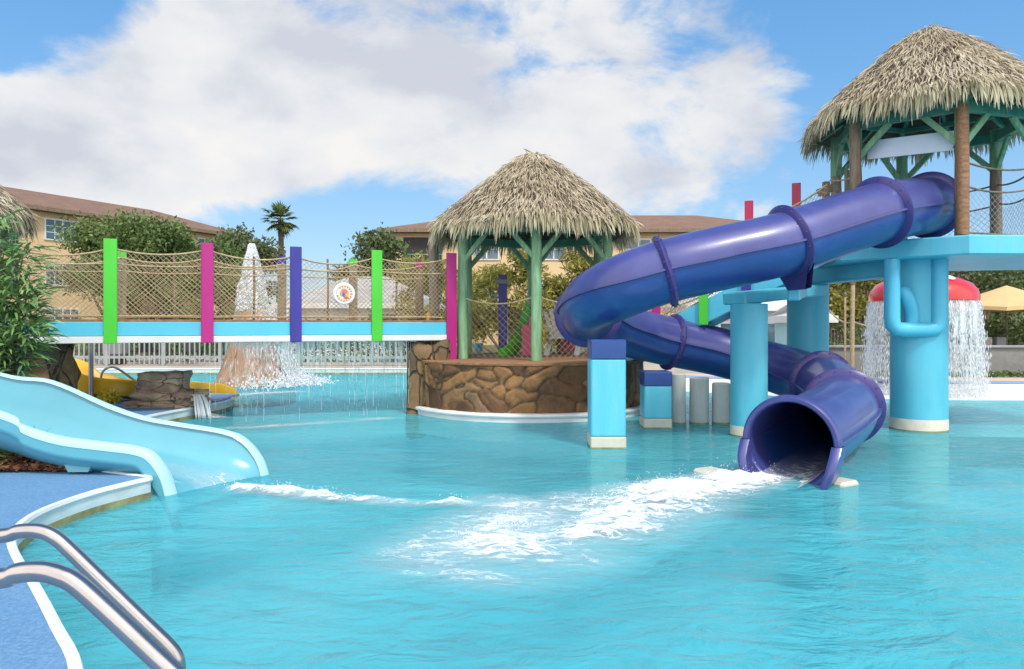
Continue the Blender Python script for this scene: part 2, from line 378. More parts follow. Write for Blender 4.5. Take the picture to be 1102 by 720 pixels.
def flag_attr_mat():
    m, nt, b = new_mat('split_flagstone'); L = nt.links
    ca = nd(nt, 'ShaderNodeAttribute', attribute_name='cell'); ea = nd(nt, 'ShaderNodeAttribute', attribute_name='edge')
    r = ramp(nt, [(0,(.075,.035,.015)), (.3,(.14,.064,.022)), (.55,(.205,.094,.030)), (.8,(.27,.135,.044)), (1,(.18,.105,.055))]); L.new(ca.outputs['Fac'], r.inputs[0])
    tc = nd(nt, 'ShaderNodeTexCoord')
    n2 = nd(nt, 'ShaderNodeTexNoise', i_Scale=5.0, i_Detail=10.0, i_Roughness=.74); L.new(tc.outputs['Object'], n2.inputs['Vector'])
    cr = ramp(nt, [(.28,(.45,.40,.36)), (.5,(1,1,1)), (.72,(1.55,1.45,1.3))]); L.new(n2.outputs['Fac'], cr.inputs[0])
    ml = nd(nt, 'ShaderNodeMix', data_type='RGBA', blend_type='MULTIPLY'); ml.inputs['Factor'].default_value = 1.0; L.new(r.outputs[0], ml.inputs[6]); L.new(cr.outputs[0], ml.inputs[7])
    er = ramp(nt, [(.12,(0,0,0)), (.5,(1,1,1))]); L.new(ea.outputs['Fac'], er.inputs[0])
    mx = nd(nt, 'ShaderNodeMix', data_type='RGBA'); L.new(er.outputs[0], mx.inputs['Factor']); mx.inputs[6].default_value = (.075,.042,.022,1); L.new(ml.outputs[2], mx.inputs[7])
    L.new(mx.outputs[2], b.inputs['Base Color']); b.inputs['Roughness'].default_value = .62
    bp = nd(nt, 'ShaderNodeBump', i_Strength=1.0, i_Distance=.035); L.new(n2.outputs['Fac'], bp.inputs['Height']); L.new(bp.outputs[0], b.inputs['Normal'])
    return m
M['flagstone'] = flag_attr_mat()

def curtain_mat():
    """falling water: vertical translucent streaks, thinning out downwards"""
    m, nt, b = new_mat('falling_water'); L = nt.links
    b.inputs['Base Color'].default_value = (.90,.94,.95,1); b.inputs['Roughness'].default_value = .3
    tc = nd(nt, 'ShaderNodeTexCoord'); mp = nd(nt, 'ShaderNodeMapping'); mp.inputs['Scale'].default_value = (11,11,.75); L.new(tc.outputs['Object'], mp.inputs[0])
    n = nd(nt, 'ShaderNodeTexNoise', i_Scale=1.6, i_Detail=5.0, i_Roughness=.62, i_Distortion=.3); L.new(mp.outputs[0], n.inputs['Vector'])
    at_ = nd(nt, 'ShaderNodeAttribute', attribute_name='dens'); s_ = nd(nt, 'ShaderNodeMath', operation='ADD'); L.new(n.outputs['Fac'], s_.inputs[0]); L.new(at_.outputs['Fac'], s_.inputs[1])
    a = nd(nt, 'ShaderNodeMapRange', interpolation_type='SMOOTHSTEP'); L.new(s_.outputs[0], a.inputs[0]); a.inputs[1].default_value = .50; a.inputs[2].default_value = .95; a.inputs[4].default_value = .85
    L.new(a.outputs[0], b.inputs['Alpha']); return m
M['curtain'] = curtain_mat()
# ================================================================== ground, pool, water
POOL = [(14,.35),(6,.35),(2,.38),(.4,.5),(-.45,.75),(-.9,1.15),(-1.13,1.65),(-1.36,2.25),(-1.66,2.85),(-2.0,3.28),(-2.43,3.8),(-2.82,4.25),(-3.10,4.62),(-3.29,5.0),(-3.37,5.4),
        (-3.33,5.9),(-3.20,6.3),(-3.16,6.50),(-3.55,6.68),(-4.15,7.05),(-4.5,7.6),(-4.8,8.6),(-5.15,9.6),(-5.32,10.4),(-5.28,11.2),(-5.1,12.2),(-5.0,13.0),(-5.15,13.7),(-5.6,14.2),
        (-6.6,14.7),(-8.6,15.2),(-12,16.2),(-14,18.5),(-14.3,21),(-13.2,22.4),(-10,22.7),(-5,22.7),(-1.5,22.6),(1.5,21),(4.2,18.6),(7,17.2),(11,16.6),(15,16.4),(19,14),(19,6),(17,1.5)]
pool = [Vector((p[0],p[1],0)) for p in POOL]
def smooth_loop(P, n=3):
    k = len(P); out = []
    for i in range(k):
        p0, p1, p2, p3 = P[i-1], P[i], P[(i+1)%k], P[(i+2)%k]
        for j in range(n):
            t = j/n
            out.append(.5*((2*p1)+(p2-p0)*t+(2*p0-5*p1+4*p2-p3)*t*t+(3*p1-p0-3*p2+p3)*t**3))
    return out
EDGE = smooth_loop(pool, 4)                      # clockwise or ccw, closed
area = sum(EDGE[i].x*EDGE[(i+1)%len(EDGE)].y-EDGE[(i+1)%len(EDGE)].x*EDGE[i].y for i in range(len(EDGE)))
if area < 0: EDGE.reverse()
def offset(P, d):
    """positive = outwards for a ccw loop"""
    k = len(P); out = []
    for i in range(k):
        t = (P[(i+1)%k]-P[i-1]); t.z = 0; t.normalize()
        out.append(P[i]+Vector((t.y,-t.x,0))*d)
    return out
DZ = .17
# coping: a swept lip, each strip its own material
co = MB()
prof = [(.034,DZ+.004),(.028,DZ+.012),(.012,DZ+.018),(-.012,DZ+.012),(-.020,DZ-.012),(-.008,DZ-.03),(.0,DZ-.034),(.0,.052),(-.004,.05),(-.004,-.03)]
mids = [0,0,0,0,0,0,1,2,2]
loops = [[Vector((q.x,q.y,z)) for q in offset(EDGE, o)] for o, z in prof]
for i in range(len(loops)-1):
    co.grid([loops[i], loops[i+1]], mids[i], closed=True)
M['coping_face'] = paint('pool_wall_band', (.52,.62,.63), .5, .14, 3, .003, 30, stretch=(1,1,3), dirt=((.35,.40,.34), .5, 5))
tag(co.build('pool_coping', [M['coping'], M['coping_face'], M['algae']], smooth=40), 'white rounded pool coping with stained waterline', 'coping', kind='structure')
# ground sheet with the pool cut out
import bmesh
bm = bmesh.new()
def loop_edges(pts):
    vs = [bm.verts.new(p) for p in pts]
    return [bm.edges.new((vs[i], vs[(i+1)%len(vs)])) for i in range(len(vs))]
outer = [Vector((-900,-60,DZ)),Vector((900,-60,DZ)),Vector((900,1500,DZ)),Vector((-900,1500,DZ))]
inner = [Vector((q.x,q.y,DZ)) for q in offset(EDGE, .026)]
es = loop_edges(outer)+loop_edges(inner)
bmesh.ops.triangle_fill(bm, use_beauty=True, use_dissolve=False, edges=es)
for f in bm.faces:
    if f.normal.z < 0: f.normal_flip()
me = bpy.data.meshes.new('ground'); bm.to_mesh(me); bm.free()
g = bpy.data.objects.new('ground', me); COL.objects.link(g); g['kind'] = 'structure'
def ground_mat():
    m, nt, b = new_mat('paving'); L = nt.links
    tc = nd(nt, 'ShaderNodeTexCoord'); sx = nd(nt, 'ShaderNodeSeparateXYZ'); L.new(tc.outputs['Object'], sx.inputs[0])
    n = nd(nt, 'ShaderNodeTexNoise', i_Scale=.7, i_Detail=8.0, i_Roughness=.65); L.new(tc.outputs['Object'], n.inputs['Vector'])
    fine = nd(nt, 'ShaderNodeTexNoise', i_Scale=55.0, i_Detail=3.0, i_Roughness=.8); L.new(tc.outputs['Object'], fine.inputs['Vector'])
    tan = ramp(nt, [(.3,(.34,.28,.22)), (.7,(.52,.45,.37))]); L.new(n.outputs['Fac'], tan.inputs[0])
    blue = ramp(nt, [(.3,(.060,.165,.315)), (.5,(.10,.235,.405)), (.68,(.19,.32,.48))])
    mm = nd(nt, 'ShaderNodeMath', operation='MULTIPLY_ADD'); L.new(fine.outputs['Fac'], mm.inputs[0]); mm.inputs[1].default_value = .75
    m2 = nd(nt, 'ShaderNodeMath', operation='MULTIPLY'); L.new(n.outputs['Fac'], m2.inputs[0]); m2.inputs[1].default_value = .25; L.new(m2.outputs[0], mm.inputs[2])
    L.new(mm.outputs[0], blue.inputs[0])
    # the painted area ends 15.2 m down the pool side
    st = nd(nt, 'ShaderNodeMath', operation='GREATER_THAN'); L.new(sx.outputs[1], st.inputs[0]); st.inputs[1].default_value = 15.3
    mx = nd(nt, 'ShaderNodeMix', data_type='RGBA'); L.new(st.outputs[0], mx.inputs['Factor']); L.new(blue.outputs[0], mx.inputs[6]); L.new(tan.outputs[0], mx.inputs[7])
    # lawn far away
    sg = nd(nt, 'ShaderNodeMath', operation='GREATER_THAN'); L.new(sx.outputs[1], sg.inputs[0]); sg.inputs[1].default_value = 33.0
    mg = nd(nt, 'ShaderNodeMix', data_type='RGBA'); L.new(sg.outputs[0], mg.inputs['Factor']); L.new(mx.outputs[2], mg.inputs[6]); mg.inputs[7].default_value = (.07,.09,.03,1)
    L.new(mg.outputs[2], b.inputs['Base Color']); b.inputs['Roughness'].default_value = .7
    bp = nd(nt, 'ShaderNodeBump', i_Strength=.5, i_Distance=.006); L.new(fine.outputs['Fac'], bp.inputs['Height']); L.new(bp.outputs[0], b.inputs['Normal'])
    return m
me.materials.append(ground_mat())
# basin
ba = MB(); lo = offset(EDGE, -.02)
ba.grid([[Vector((q.x,q.y,-.02)) for q in EDGE], [Vector((q.x,q.y,-1.15)) for q in lo]], closed=True)
bo = ba.build('pool_wall', paint('basin_plaster', (.36,.68,.72), .6, .06, .5, 0), smooth=True, base=(0,0,-1.2)); bo['kind'] = 'structure'
bm = bmesh.new(); es = loop_edges([Vector((q.x,q.y,-1.1)) for q in EDGE]); bmesh.ops.triangle_fill(bm, use_beauty=True, use_dissolve=False, edges=es)
me = bpy.data.meshes.new('pool_floor'); bm.to_mesh(me); bm.free(); me.materials.append(paint('pool_floor_plaster', (.26,.60,.66), .6, .10, .35, 0))
o = bpy.data.objects.new('pool_floor', me); COL.objects.link(o); o['kind'] = 'structure'
# water
def water_mat():
    m, nt, b = new_mat('pool_water'); L = nt.links
    nt.nodes.remove(b)
    tc = nd(nt, 'ShaderNodeTexCoord')
    def wave(scale, sy, det, dist, rough=.55):
        mp = nd(nt, 'ShaderNodeMapping'); mp.inputs['Scale'].default_value = (1, sy, 1); L.new(tc.outputs['Object'], mp.inputs[0])
        n = nd(nt, 'ShaderNodeTexNoise', i_Scale=scale, i_Detail=det, i_Roughness=rough, i_Distortion=dist); L.new(mp.outputs[0], n.inputs['Vector'])
        return n
    w1 = wave(.9, 1.8, 3, .6); w2 = wave(3.2, 1.7, 5, .9, .6); w3 = wave(14, 1.3, 3, .3)
    a1 = nd(nt, 'ShaderNodeMath', operation='MULTIPLY_ADD'); L.new(w1.outputs['Fac'], a1.inputs[0]); a1.inputs[1].default_value = 1.6
    a2 = nd(nt, 'ShaderNodeMath', operation='MULTIPLY_ADD'); L.new(w2.outputs['Fac'], a2.inputs[0]); a2.inputs[1].default_value = 1.0
    a3 = nd(nt, 'ShaderNodeMath', operation='MULTIPLY'); L.new(w3.outputs['Fac'], a3.inputs[0]); a3.inputs[1].default_value = .07
    L.new(a3.outputs[0], a2.inputs[2]); L.new(a2.outputs[0], a1.inputs[2])
    bp = nd(nt, 'ShaderNodeBump', i_Strength=1.0, i_Distance=.062); L.new(a1.outputs[0], bp.inputs['Height'])
    # body colour of the aerated water: slow drifts between turquoise and teal
    big = wave(.33, 1.5, 4, .8)
    body = ramp(nt, [(.30,(.072,.425,.50)), (.5,(.10,.515,.605)), (.72,(.15,.62,.71))]); L.new(big.outputs['Fac'], body.inputs[0])
    df = nd(nt, 'ShaderNodeBsdfDiffuse'); L.new(body.outputs[0], df.inputs[0]); L.new(bp.outputs[0], df.inputs['Normal'])
    tr = nd(nt, 'ShaderNodeBsdfTransparent'); tr.inputs[0].default_value = (.58,.92,.95,1)
    mx = nd(nt, 'ShaderNodeMixShader'); mx.inputs[0].default_value = .50; L.new(df.outputs[0], mx.inputs[1]); L.new(tr.outputs[0], mx.inputs[2])
    gl = nd(nt, 'ShaderNodeBsdfGlossy'); gl.inputs['Roughness'].default_value = .07; L.new(bp.outputs[0], gl.inputs['Normal'])
    fr = nd(nt, 'ShaderNodeFresnel'); fr.inputs[0].default_value = 1.33; L.new(bp.outputs[0], fr.inputs['Normal'])
    ml = nd(nt, 'ShaderNodeMath', operation='MULTIPLY'); L.new(fr.outputs[0], ml.inputs[0]); ml.inputs[1].default_value = .54
    m2 = nd(nt, 'ShaderNodeMixShader'); L.new(ml.outputs[0], m2.inputs[0]); L.new(mx.outputs[0], m2.inputs[1]); L.new(gl.outputs[0], m2.inputs[2])
    L.new(m2.outputs[0], nt.nodes['Material Output'].inputs[0])
    return m
bm = bmesh.new(); es = loop_edges([Vector((q.x,q.y,0)) for q in EDGE]); bmesh.ops.triangle_fill(bm, use_beauty=True, use_dissolve=False, edges=es)
for f in bm.faces:
    if f.normal.z < 0: f.normal_flip()
me = bpy.data.meshes.new('water'); bm.to_mesh(me); bm.free(); me.materials.append(water_mat())
o = bpy.data.objects.new('water', me); COL.objects.link(o); tag(o, kind='structure')
# zero-entry beach on the far right: pale slope rising out of the water
be = MB()
rows = []
bedge = [(3.6,19.2),(5.5,17.9),(8,16.9),(11,16.6),(15,16.5)]
bp_ = catmull([Vector((x,y,0)) for x, y in bedge], 8)
for off, z in ((0.0,DZ+.03),(.7,.035),(1.6,.014),(2.6,-.06),(3.4,-.5)):
    rows.append([Vector((p.x-off*.25, p.y-off, z)) for p in bp_])
be.grid(rows)
tag(be.build('beach', paint('beach_plaster', (.78,.78,.75), .5, .05, 1, .004, 8), smooth=True, base=(9,16,0)), kind='structure')
bl = MB(); bl.grid([[Vector((p.x, p.y+.1, DZ+.034)) for p in bp_], [Vector((p.x+.05, p.y+.62, DZ+.034)) for p in bp_]])
bl.grid([[Vector((p.x, p.y-.06, DZ+.034)) for p in bp_], [Vector((p.x, p.y+.1, DZ+.034)) for p in bp_]], 1)
bl.grid([[Vector((p.x, p.y+.62, DZ+.034)) for p in bp_], [Vector((p.x, p.y+1.6, DZ+.034)) for p in bp_]], 1)
tag(bl.build('beach_walk', [paint('blue_band', (.16,.36,.62), .6, .1, 2, .003), paint('pink_tan_band', (.62,.46,.36), .7, .1, 2, .003)]), kind='structure')

# ================================================================== helpers for ropes, nets, thatch, leaves
def sag(a, b, dz, n=10):
    a = Vector(a); b = Vector(b)
    return [a.lerp(b, i/n)-Vector((0,0,dz*4*(i/n)*(1-i/n))) for i in range(n+1)]
def net_bay(mb, a0, b0, a1, b1, sagz, cell=.056, w=.0078):
    """diamond net between bottom line a0-b0 and sagging top line a1-b1"""
    a0, b0, a1, b1 = map(Vector, (a0, b0, a1, b1))
    L = (b0-a0).length; Hh = (a1-a0).length; step = cell*1.41
    def P(u, v):
        t = u/L; q = v/Hh
        lo_ = a0.lerp(b0, t); hi = a1.lerp(b1, t); hi = hi-Vector((0,0,sagz*4*t*(1-t)))
        jit = .006*noise.noise(Vector((u*9, v*9, L*3)))
        return lo_.lerp(hi, q)+Vector((jit,jit,jit))
    k = -Hh
    while k < L:
        for sgn in (1,-1):
            if sgn == 1:
                v0 = max(0, -k); v1 = min(Hh, L-k)
            else:
                v0 = max(0, k+Hh-L); v1 = min(Hh, k+Hh)
            if v1-v0 > .03:
                m_ = max(2, int((v1-v0)/.14)+1); pp = []
                for i in range(m_+1):
                    v = v0+(v1-v0)*i/m_; u = (k+v) if sgn == 1 else (k+Hh-v)
                    pp.append(P(u, v))
                mb.tube(pp, w/2, 3, cap=False)
        k += step

def thatch_roof(parent, c, Re, z_e, z_a, a0, n_sides=6, dens=1.0, seed=1):
    """palm-thatch hip roof: a dark core, courses of frond strips and a hanging fringe"""
    rg = np.random.default_rng(seed); cx, cy = c
    def rad(th):       # slightly rounded polygon, unit circumradius
        s = 2*PI/n_sides; q = ((th-a0)%s)-s/2
        hexr = math.cos(PI/n_sides)/math.cos(q)
        return .70*hexr+.30*.95
    def surf(s, th, lift=0):   # s = 0 apex .. 1 eave
        zz = z_a+(z_e-z_a)*(s**1.27)
        wob = .025*noise.noise(Vector((math.cos(th)*3*s, math.sin(th)*3*s, seed)))
        r_ = Re*s*rad(th)+wob
        nrm = Vector((math.cos(th)*(z_a-z_e), math.sin(th)*(z_a-z_e), Re)).normalized()
        return Vector((cx+r_*math.cos(th), cy+r_*math.sin(th), zz+wob))+nrm*lift
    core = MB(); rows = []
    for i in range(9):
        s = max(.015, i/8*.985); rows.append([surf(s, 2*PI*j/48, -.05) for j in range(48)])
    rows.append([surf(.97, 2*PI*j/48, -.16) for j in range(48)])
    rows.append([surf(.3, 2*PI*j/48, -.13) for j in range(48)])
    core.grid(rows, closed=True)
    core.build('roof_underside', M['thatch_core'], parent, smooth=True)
    V = []; Fq = []
    def strip(p, d, L, w, droop, curl):
        """frond strip starting at p along unit d, 3 segments, tapered"""
        d = Vector(d).normalized(); side = d.cross(Vector((0,0,1)))
        if side.length < 1e-3: side = Vector((1,0,0))
        side.normalize(); tw = rg.uniform(-.9,.9); up = side.cross(d); side = (side*math.cos(tw)+up*math.sin(tw))
        o = len(V); q = Vector(p); dd = d.copy()
        for k, ww in enumerate((.55, 1.0, .85, .12)):
            V.append(q-side*w*ww/2); V.append(q+side*w*ww/2)
            dd = (dd+Vector((0,0,-droop))+Vector((rg.normal(0,curl),rg.normal(0,curl),rg.normal(0,curl)*.6))).normalized()
            q = q+dd*(L/3)
        for k in range(3):
            Fq.append((o+2*k, o+2*k+1, o+2*k+3, o+2*k+2))
    slope = Vector((Re, 0, z_e-z_a)).normalized()
    tiers = 20
    for t in range(tiers):
        s0 = .03+.93*(t/(tiers-1))
        n = int((70+700*s0)*dens)
        for i in range(n):
            th = rg.uniform(0, 2*PI); s = min(.985, max(.01, s0+rg.uniform(-.035,.035)))
            p = surf(s, th, rg.uniform(.0,.05))
            a = th+rg.normal(0,.22)
            d = Vector((math.cos(a)*slope.x, math.sin(a)*slope.x, slope.z+rg.uniform(-.04,.12)))
            strip(p, d, rg.uniform(.11,.26), rg.uniform(.008,.020), rg.uniform(.0,.18), .16)
    # stray tufts on the ridge
    for i in range(int(60*dens)):
        th = rg.uniform(0,2*PI); p = surf(rg.uniform(.0,.12), th, .02)
        strip(p, (math.cos(th),math.sin(th),rg.uniform(-.5,.25)), rg.uniform(.12,.26), rg.uniform(.015,.03), .12, .15)
    np_mesh('thatch', [tuple(v) for v in V], Fq, M['thatch'], parent)
    V.clear(); Fq.clear()
    n = int(1900*dens)
    for i in range(n):
        th = 2*PI*(i+rg.uniform(-1,1))/n; lay = rg.uniform(.90,1.0)
        p = surf(lay, th, rg.uniform(-.05,.03)); a = th+rg.normal(0,.15)
        d = Vector((math.cos(a)*.55, math.sin(a)*.55, -rg.uniform(.45,1.1)))
        clump = noise.noise(Vector((math.cos(th)*6, math.sin(th)*6, seed+5)))
        strip(p, d, rg.uniform(.20,.38)*(1+.40*clump), rg.uniform(.012,.036), rg.uniform(.25,.7), .09)
    np_mesh('thatch_fringe', [tuple(v) for v in V], Fq, M['thatch_fringe'], parent)

def leaves(blobs, n, size, asp=2.2, seed=0, shell=.55, droop=0.0):
    """leaf quads (diamond shaped) spread through uneven blobs -> V, F"""
    rg = np.random.default_rng(seed)
    vol = np.array([b[1][0]*b[1][1]*b[1][2] for b in blobs])**.75; cnt = np.maximum(20, (n*vol/vol.sum()).astype(int))
    P = []; N = []
    for (c, r), k in zip(blobs, cnt):
        d = rg.normal(size=(k,3)); d /= np.linalg.norm(d, axis=1)[:,None]
        q = rg.uniform(0,1,(k,1))**shell
        nz = np.array([noise.noise(Vector(x*2.3)+Vector((c[0],c[1],c[2]))) for x in d])[:,None]
        nz2 = np.array([noise.noise(Vector(x*6.1)+Vector((c[1],c[2],c[0]))) for x in d])[:,None]
        P.append(np.array(c)+d*q*np.array(r)*(1+.38*nz+.25*nz2)); N.append(d)
    P = np.concatenate(P); N = np.concatenate(N); k = len(P)
    t = rg.normal(size=(k,3))*.8+N*.6; t[:,2] -= droop; t /= np.linalg.norm(t, axis=1)[:,None]
    s_ = np.cross(t, rg.normal(size=(k,3))); s_ /= np.linalg.norm(s_, axis=1)[:,None]
    L = (size*rg.uniform(.6,1.4,(k,1))); W = L/asp
    A = P-t*L/2; B = P+s_*W/2; C = P+t*L/2; D = P-s_*W/2
    V = np.stack([A,B,C,D], 1).reshape(-1,3); Fq = np.arange(4*k).reshape(-1,4)
    return V, Fq
def tree(name, base, height, spread, mat, label, cat='tree', n=5000, size=.3, seed=1, group=None, trunk_r=.22, crown_lo=.3, nb=9, asp=2.0, airy=.55):
    rg = random.Random(seed); base = Vector(base)
    t = empty(name, base, label, cat, group)
    blobs = []; tops = []
    for i in range(nb):
        a = rg.uniform(0,2*PI); q = math.sqrt(rg.uniform(.02,1))*spread*.72
        zz = height*(crown_lo+(1-crown_lo)*rg.uniform(.15,.86)); 
        sc = 1-.55*max(0,(zz/height-.55))/.45
        c = base+Vector((math.cos(a)*q*sc, math.sin(a)*q*sc, zz)); r = spread*rg.uniform(.26,.46)
        blobs.append((tuple(c), (r, r, r*rg.uniform(.6,.85)))); tops.append(c)
    V, Fq = leaves(blobs, n, size, asp, seed, airy)
    np_mesh('crown', V, Fq, mat, t)
    tr = MB(); fork = base+Vector((rg.uniform(-.2,.2), rg.uniform(-.2,.2), height*crown_lo*.9))
    tr.tube([base-Vector((0,0,.1)), base.lerp(fork,.5)+Vector((rg.uniform(-.15,.15),0,0)), fork], [trunk_r*1.25, trunk_r, trunk_r*.8], 8)
    for c in tops:
        mid = fork.lerp(c,.5)+Vector((0,0,-.1*height*rg.uniform(0,1)*.5))
        tr.tube([fork-Vector((0,0,.1)), mid, c], [trunk_r*.55, trunk_r*.32, trunk_r*.08], 6)
    tr.build('trunk', M['bark'], t, smooth=True)
    return t
def droplets(P, S, elong=1.0):
    """little octahedra"""
    P = np.asarray(P); S = np.asarray(S); k = len(P)
    o = np.array([(1,0,0),(-1,0,0),(0,1,0),(0,-1,0),(0,0,elong),(0,0,-elong)])
    V = (P[:,None,:]+o[None]*S[:,None,None]).reshape(-1,3)
    f = np.array([(0,2,4),(2,1,4),(1,3,4),(3,0,4),(2,0,5),(1,2,5),(3,1,5),(0,3,5)])
    Fq = (f[None]+6*np.arange(k)[:,None,None]).reshape(-1,3)
    return V, Fq
# ================================================================== stone island with its gazebo
IC = Vector((.30,13.55,0)); IR = 2.05; IZ = .89
isl = empty('stone_island', (IC.x,IC.y,0), 'round island of brown flagstone rising from the pool under the middle thatched gazebo', 'island')
rg = np.random.default_rng(17); CIRC = 2*PI*IR; nu, nv = 640, 46
ns = 135; su = rg.uniform(0,CIRC,ns); sv = rg.uniform(-.15,IZ+.1,ns); ang_ = rg.uniform(-.9,.9,ns)+np.where(rg.uniform(0,1,ns)<.3,1.2,0); st_ = rg.uniform(1.3,2.9,ns)
U, Vv = np.meshgrid(np.arange(nu)/nu*CIRC, np.linspace(-.25,IZ-.02,nv)); U, Vv = U.ravel(), Vv.ravel()
wob = np.array([noise.noise(Vector((math.cos(u/IR)*5,math.sin(u/IR)*5,v*4))) for u, v in zip(U, Vv)])
DD = np.full((len(U), ns), 9.0)
for q in range(ns):
    du = (U-su[q]+CIRC/2)%CIRC-CIRC/2+.03*wob; dv = Vv-sv[q]+.02*wob; c_, s_ = math.cos(ang_[q]), math.sin(ang_[q])
    a_ = (du*c_+dv*s_)/st_[q]; b_ = (-du*s_+dv*c_)*st_[q]**.4; DD[:,q] = .30*np.sqrt(a_*a_+b_*b_)+.70*np.maximum(np.abs(a_),np.abs(b_))
o_ = np.argsort(DD, 1)[:, :2]; f1 = DD[np.arange(len(U)), o_[:,0]]; f2 = DD[np.arange(len(U)), o_[:,1]]
edge = np.clip((f2-f1)/.06, 0, 1); cell = rg.uniform(0,1,ns)[o_[:,0]]; lift = rg.uniform(-.012,.035,ns)[o_[:,0]]; tilt = rg.normal(0,.10,ns)[o_[:,0]]
Rr = IR-.005+.026*edge**.6+.6*lift*edge+tilt*(Vv-sv[o_[:,0]])*edge*.6+.018*wob
P = np.stack([IC.x+Rr*np.cos(U/IR), IC.y+Rr*np.sin(U/IR), Vv], 1)
idx = np.arange(nu*nv).reshape(nv, nu); a_ = idx[:-1]; b_ = np.roll(idx,-1,1)[:-1]; c_ = np.roll(idx,-1,1)[1:]; d2_ = idx[1:]
ow = np_mesh('wall', P, np.stack([a_,b_,c_,d2_],-1).reshape(-1,4), M['flagstone'], isl, attr={'cell':cell,'edge':edge}); ow.data.polygons.foreach_set('use_smooth', [True]*len(ow.data.polygons))
d_ = MB(); d_.lathe([(IR-.12,IZ-.03),(IR+.03,IZ-.03),(IR+.05,IZ-.015),(IR+.05,IZ+.012),(IR+.02,IZ+.025),(.02,IZ+.03)], IC, 72)
d_.build('deck', M['wood_red'], isl, smooth=True)
lg = MB(); lg.lathe([(IR-.1,.135),(IR+.09,.135),(IR+.125,.125),(IR+.135,.10),(IR+.125,.075),(IR+.10,.065),(IR+.10,-.3)], IC, 96, capb=False, capt=False)
lg.build('ledge', M['coping'], isl, smooth=True)
ab = MB(); ab.blob((-1.42,12.88,.42), (.37,.38,.80), 22, .13, 2.2, seed=3, flat=.92)
ab.blob((-1.10,12.72,.36), (.34,.34,.52), 16, .15, 2.2, seed=9, flat=.85)
ab.build('abutment', M['abut'], isl, smooth='all')

def gazebo(label, c, R_, a0, z0, zb, Re, ze, za, pr, skip=(), seed=1, lashed=(), group='thatched gazebos', posts=True, n=6, dens=1.0):
    cx, cy = c
    t = empty('thatched_gazebo', (cx,cy,z0), label, 'gazebo', group)
    V = [Vector((cx+R_*math.cos(a0+k*2*PI/n), cy+R_*math.sin(a0+k*2*PI/n), 0)) for k in range(n)]
    for k in range(n):
        if k in skip: continue
        p = V[k]; mb = MB(); m_ = 10
        pts = [p+Vector((.012*noise.noise(Vector((i*.7,k*5,seed))), .012*noise.noise(Vector((i*.7,k*5+9,seed))), z0+(zb+.12-z0)*i/m_)) for i in range(m_+1)]
        mb.tube(pts, [pr*(1.06-.1*i/m_) for i in range(m_+1)], 12)
        po = mb.build('post', M['green_post'] if not lashed else (M['wood'] if k in (0,2) else M['wood_grey']), t, smooth=True)
        if lashed:
            mb = MB(); mb.tube([pts[m_]-Vector((0,0,.62)), pts[m_]-Vector((0,0,.3)), pts[m_]+Vector((0,0,.01))], [pr*1.07,pr*1.06,pr*1.05], 12); mb.build('painted_head', M['green_post'], po, smooth=True)
        if k in lashed:
            mb = MB(); off = Vector((-pr*.85,-pr*1.55,0))
            mb.tube([p+off+Vector((0,0,z0)), p+off+Vector((.01,0,zb*.5+z0*.5)), p+off+Vector((0,0,zb-.02))], [pr*1.0, pr*.93, pr*.9], 12)
            mb.build('lashed_post', M['wood_red'] if k == 0 else M['wood'], t, smooth=True)
    for k in range(n):
        a = V[k]; b = V[(k+1)%n]; mb = MB()
        e = (b-a).normalized()*.05
        mb.bar(a+Vector((0,0,zb))+e, b+Vector((0,0,zb))-e, .09, .15, bev=.01); mb.build('ring_beam', M['green_beam'], t)
        L = (b-a).length
        for q, r_ in ((a,b),(b,a)):
            u = (r_-q).normalized()
            if (V.index(q) in skip): continue
            mb = MB(); mb.bar(q+u*.04+Vector((0,0,zb-.50)), q+u*.46+Vector((0,0,zb-.06)), .06, .085, bev=.008)
            mb.build('brace', M['green_post'], t)
    ap = Vector((cx,cy,za-.45))
    for k in range(n):
        u = (V[k]-Vector((cx,cy,0))).normalized(); mb = MB()
        mb.bar(ap, Vector((cx,cy,0))+u*(Re*.90)+Vector((0,0,ze-.02)), .07, .11, bev=.008); mb.build('rafter', M['green_beam'], t)
        m_ = (V[k]+V[(k+1)%n])/2; u2 = (m_-Vector((cx,cy,0))).normalized(); mb = MB()
        mb.bar(ap-Vector((0,0,.05)), Vector((cx,cy,0))+u2*(Re*.76)+Vector((0,0,ze+.0)), .05, .09); mb.build('rafter', M['green_beam'], t)
    rings = MB()
    for s in (.45,.72):
        Z = ap.z+(ze-.02-ap.z)*s-.09
        q = [Vector((cx+Re*.9*s*math.cos(a0+k*2*PI/n), cy+Re*.9*s*math.sin(a0+k*2*PI/n), Z)) for k in range(n)]
        for k in range(n): rings.bar(q[k], q[(k+1)%n], .05, .07)
    rings.build('purlin', M['green_beam'], t)
    thatch_roof(t, c, Re, ze, za, a0, n, dens, seed)
    return t
GC = (.40,13.62)
gazebo('sage green gazebo with domed thatch roof in the middle of the stone island', GC, 1.45, R(-90), IZ+.03, 3.12, 1.99, 3.22, 4.64, .085, seed=2)
TC = (6.30,11.25)
gazebo('thatched gazebo with brown lashed posts high on the blue slide tower', TC, 1.35, R(-102.5), 2.69, 4.43, 1.86, 4.58, 5.98, .082, seed=5, lashed=(0,5), dens=1.1)
# left hut, its roof edge just inside the frame
gazebo('thatched hut at the left edge half hidden by the leafy shrub', (-8.1,9.6), 1.05, R(-30), .17, 3.0, 1.62, 2.98, 4.3, .085, seed=8, dens=.9)

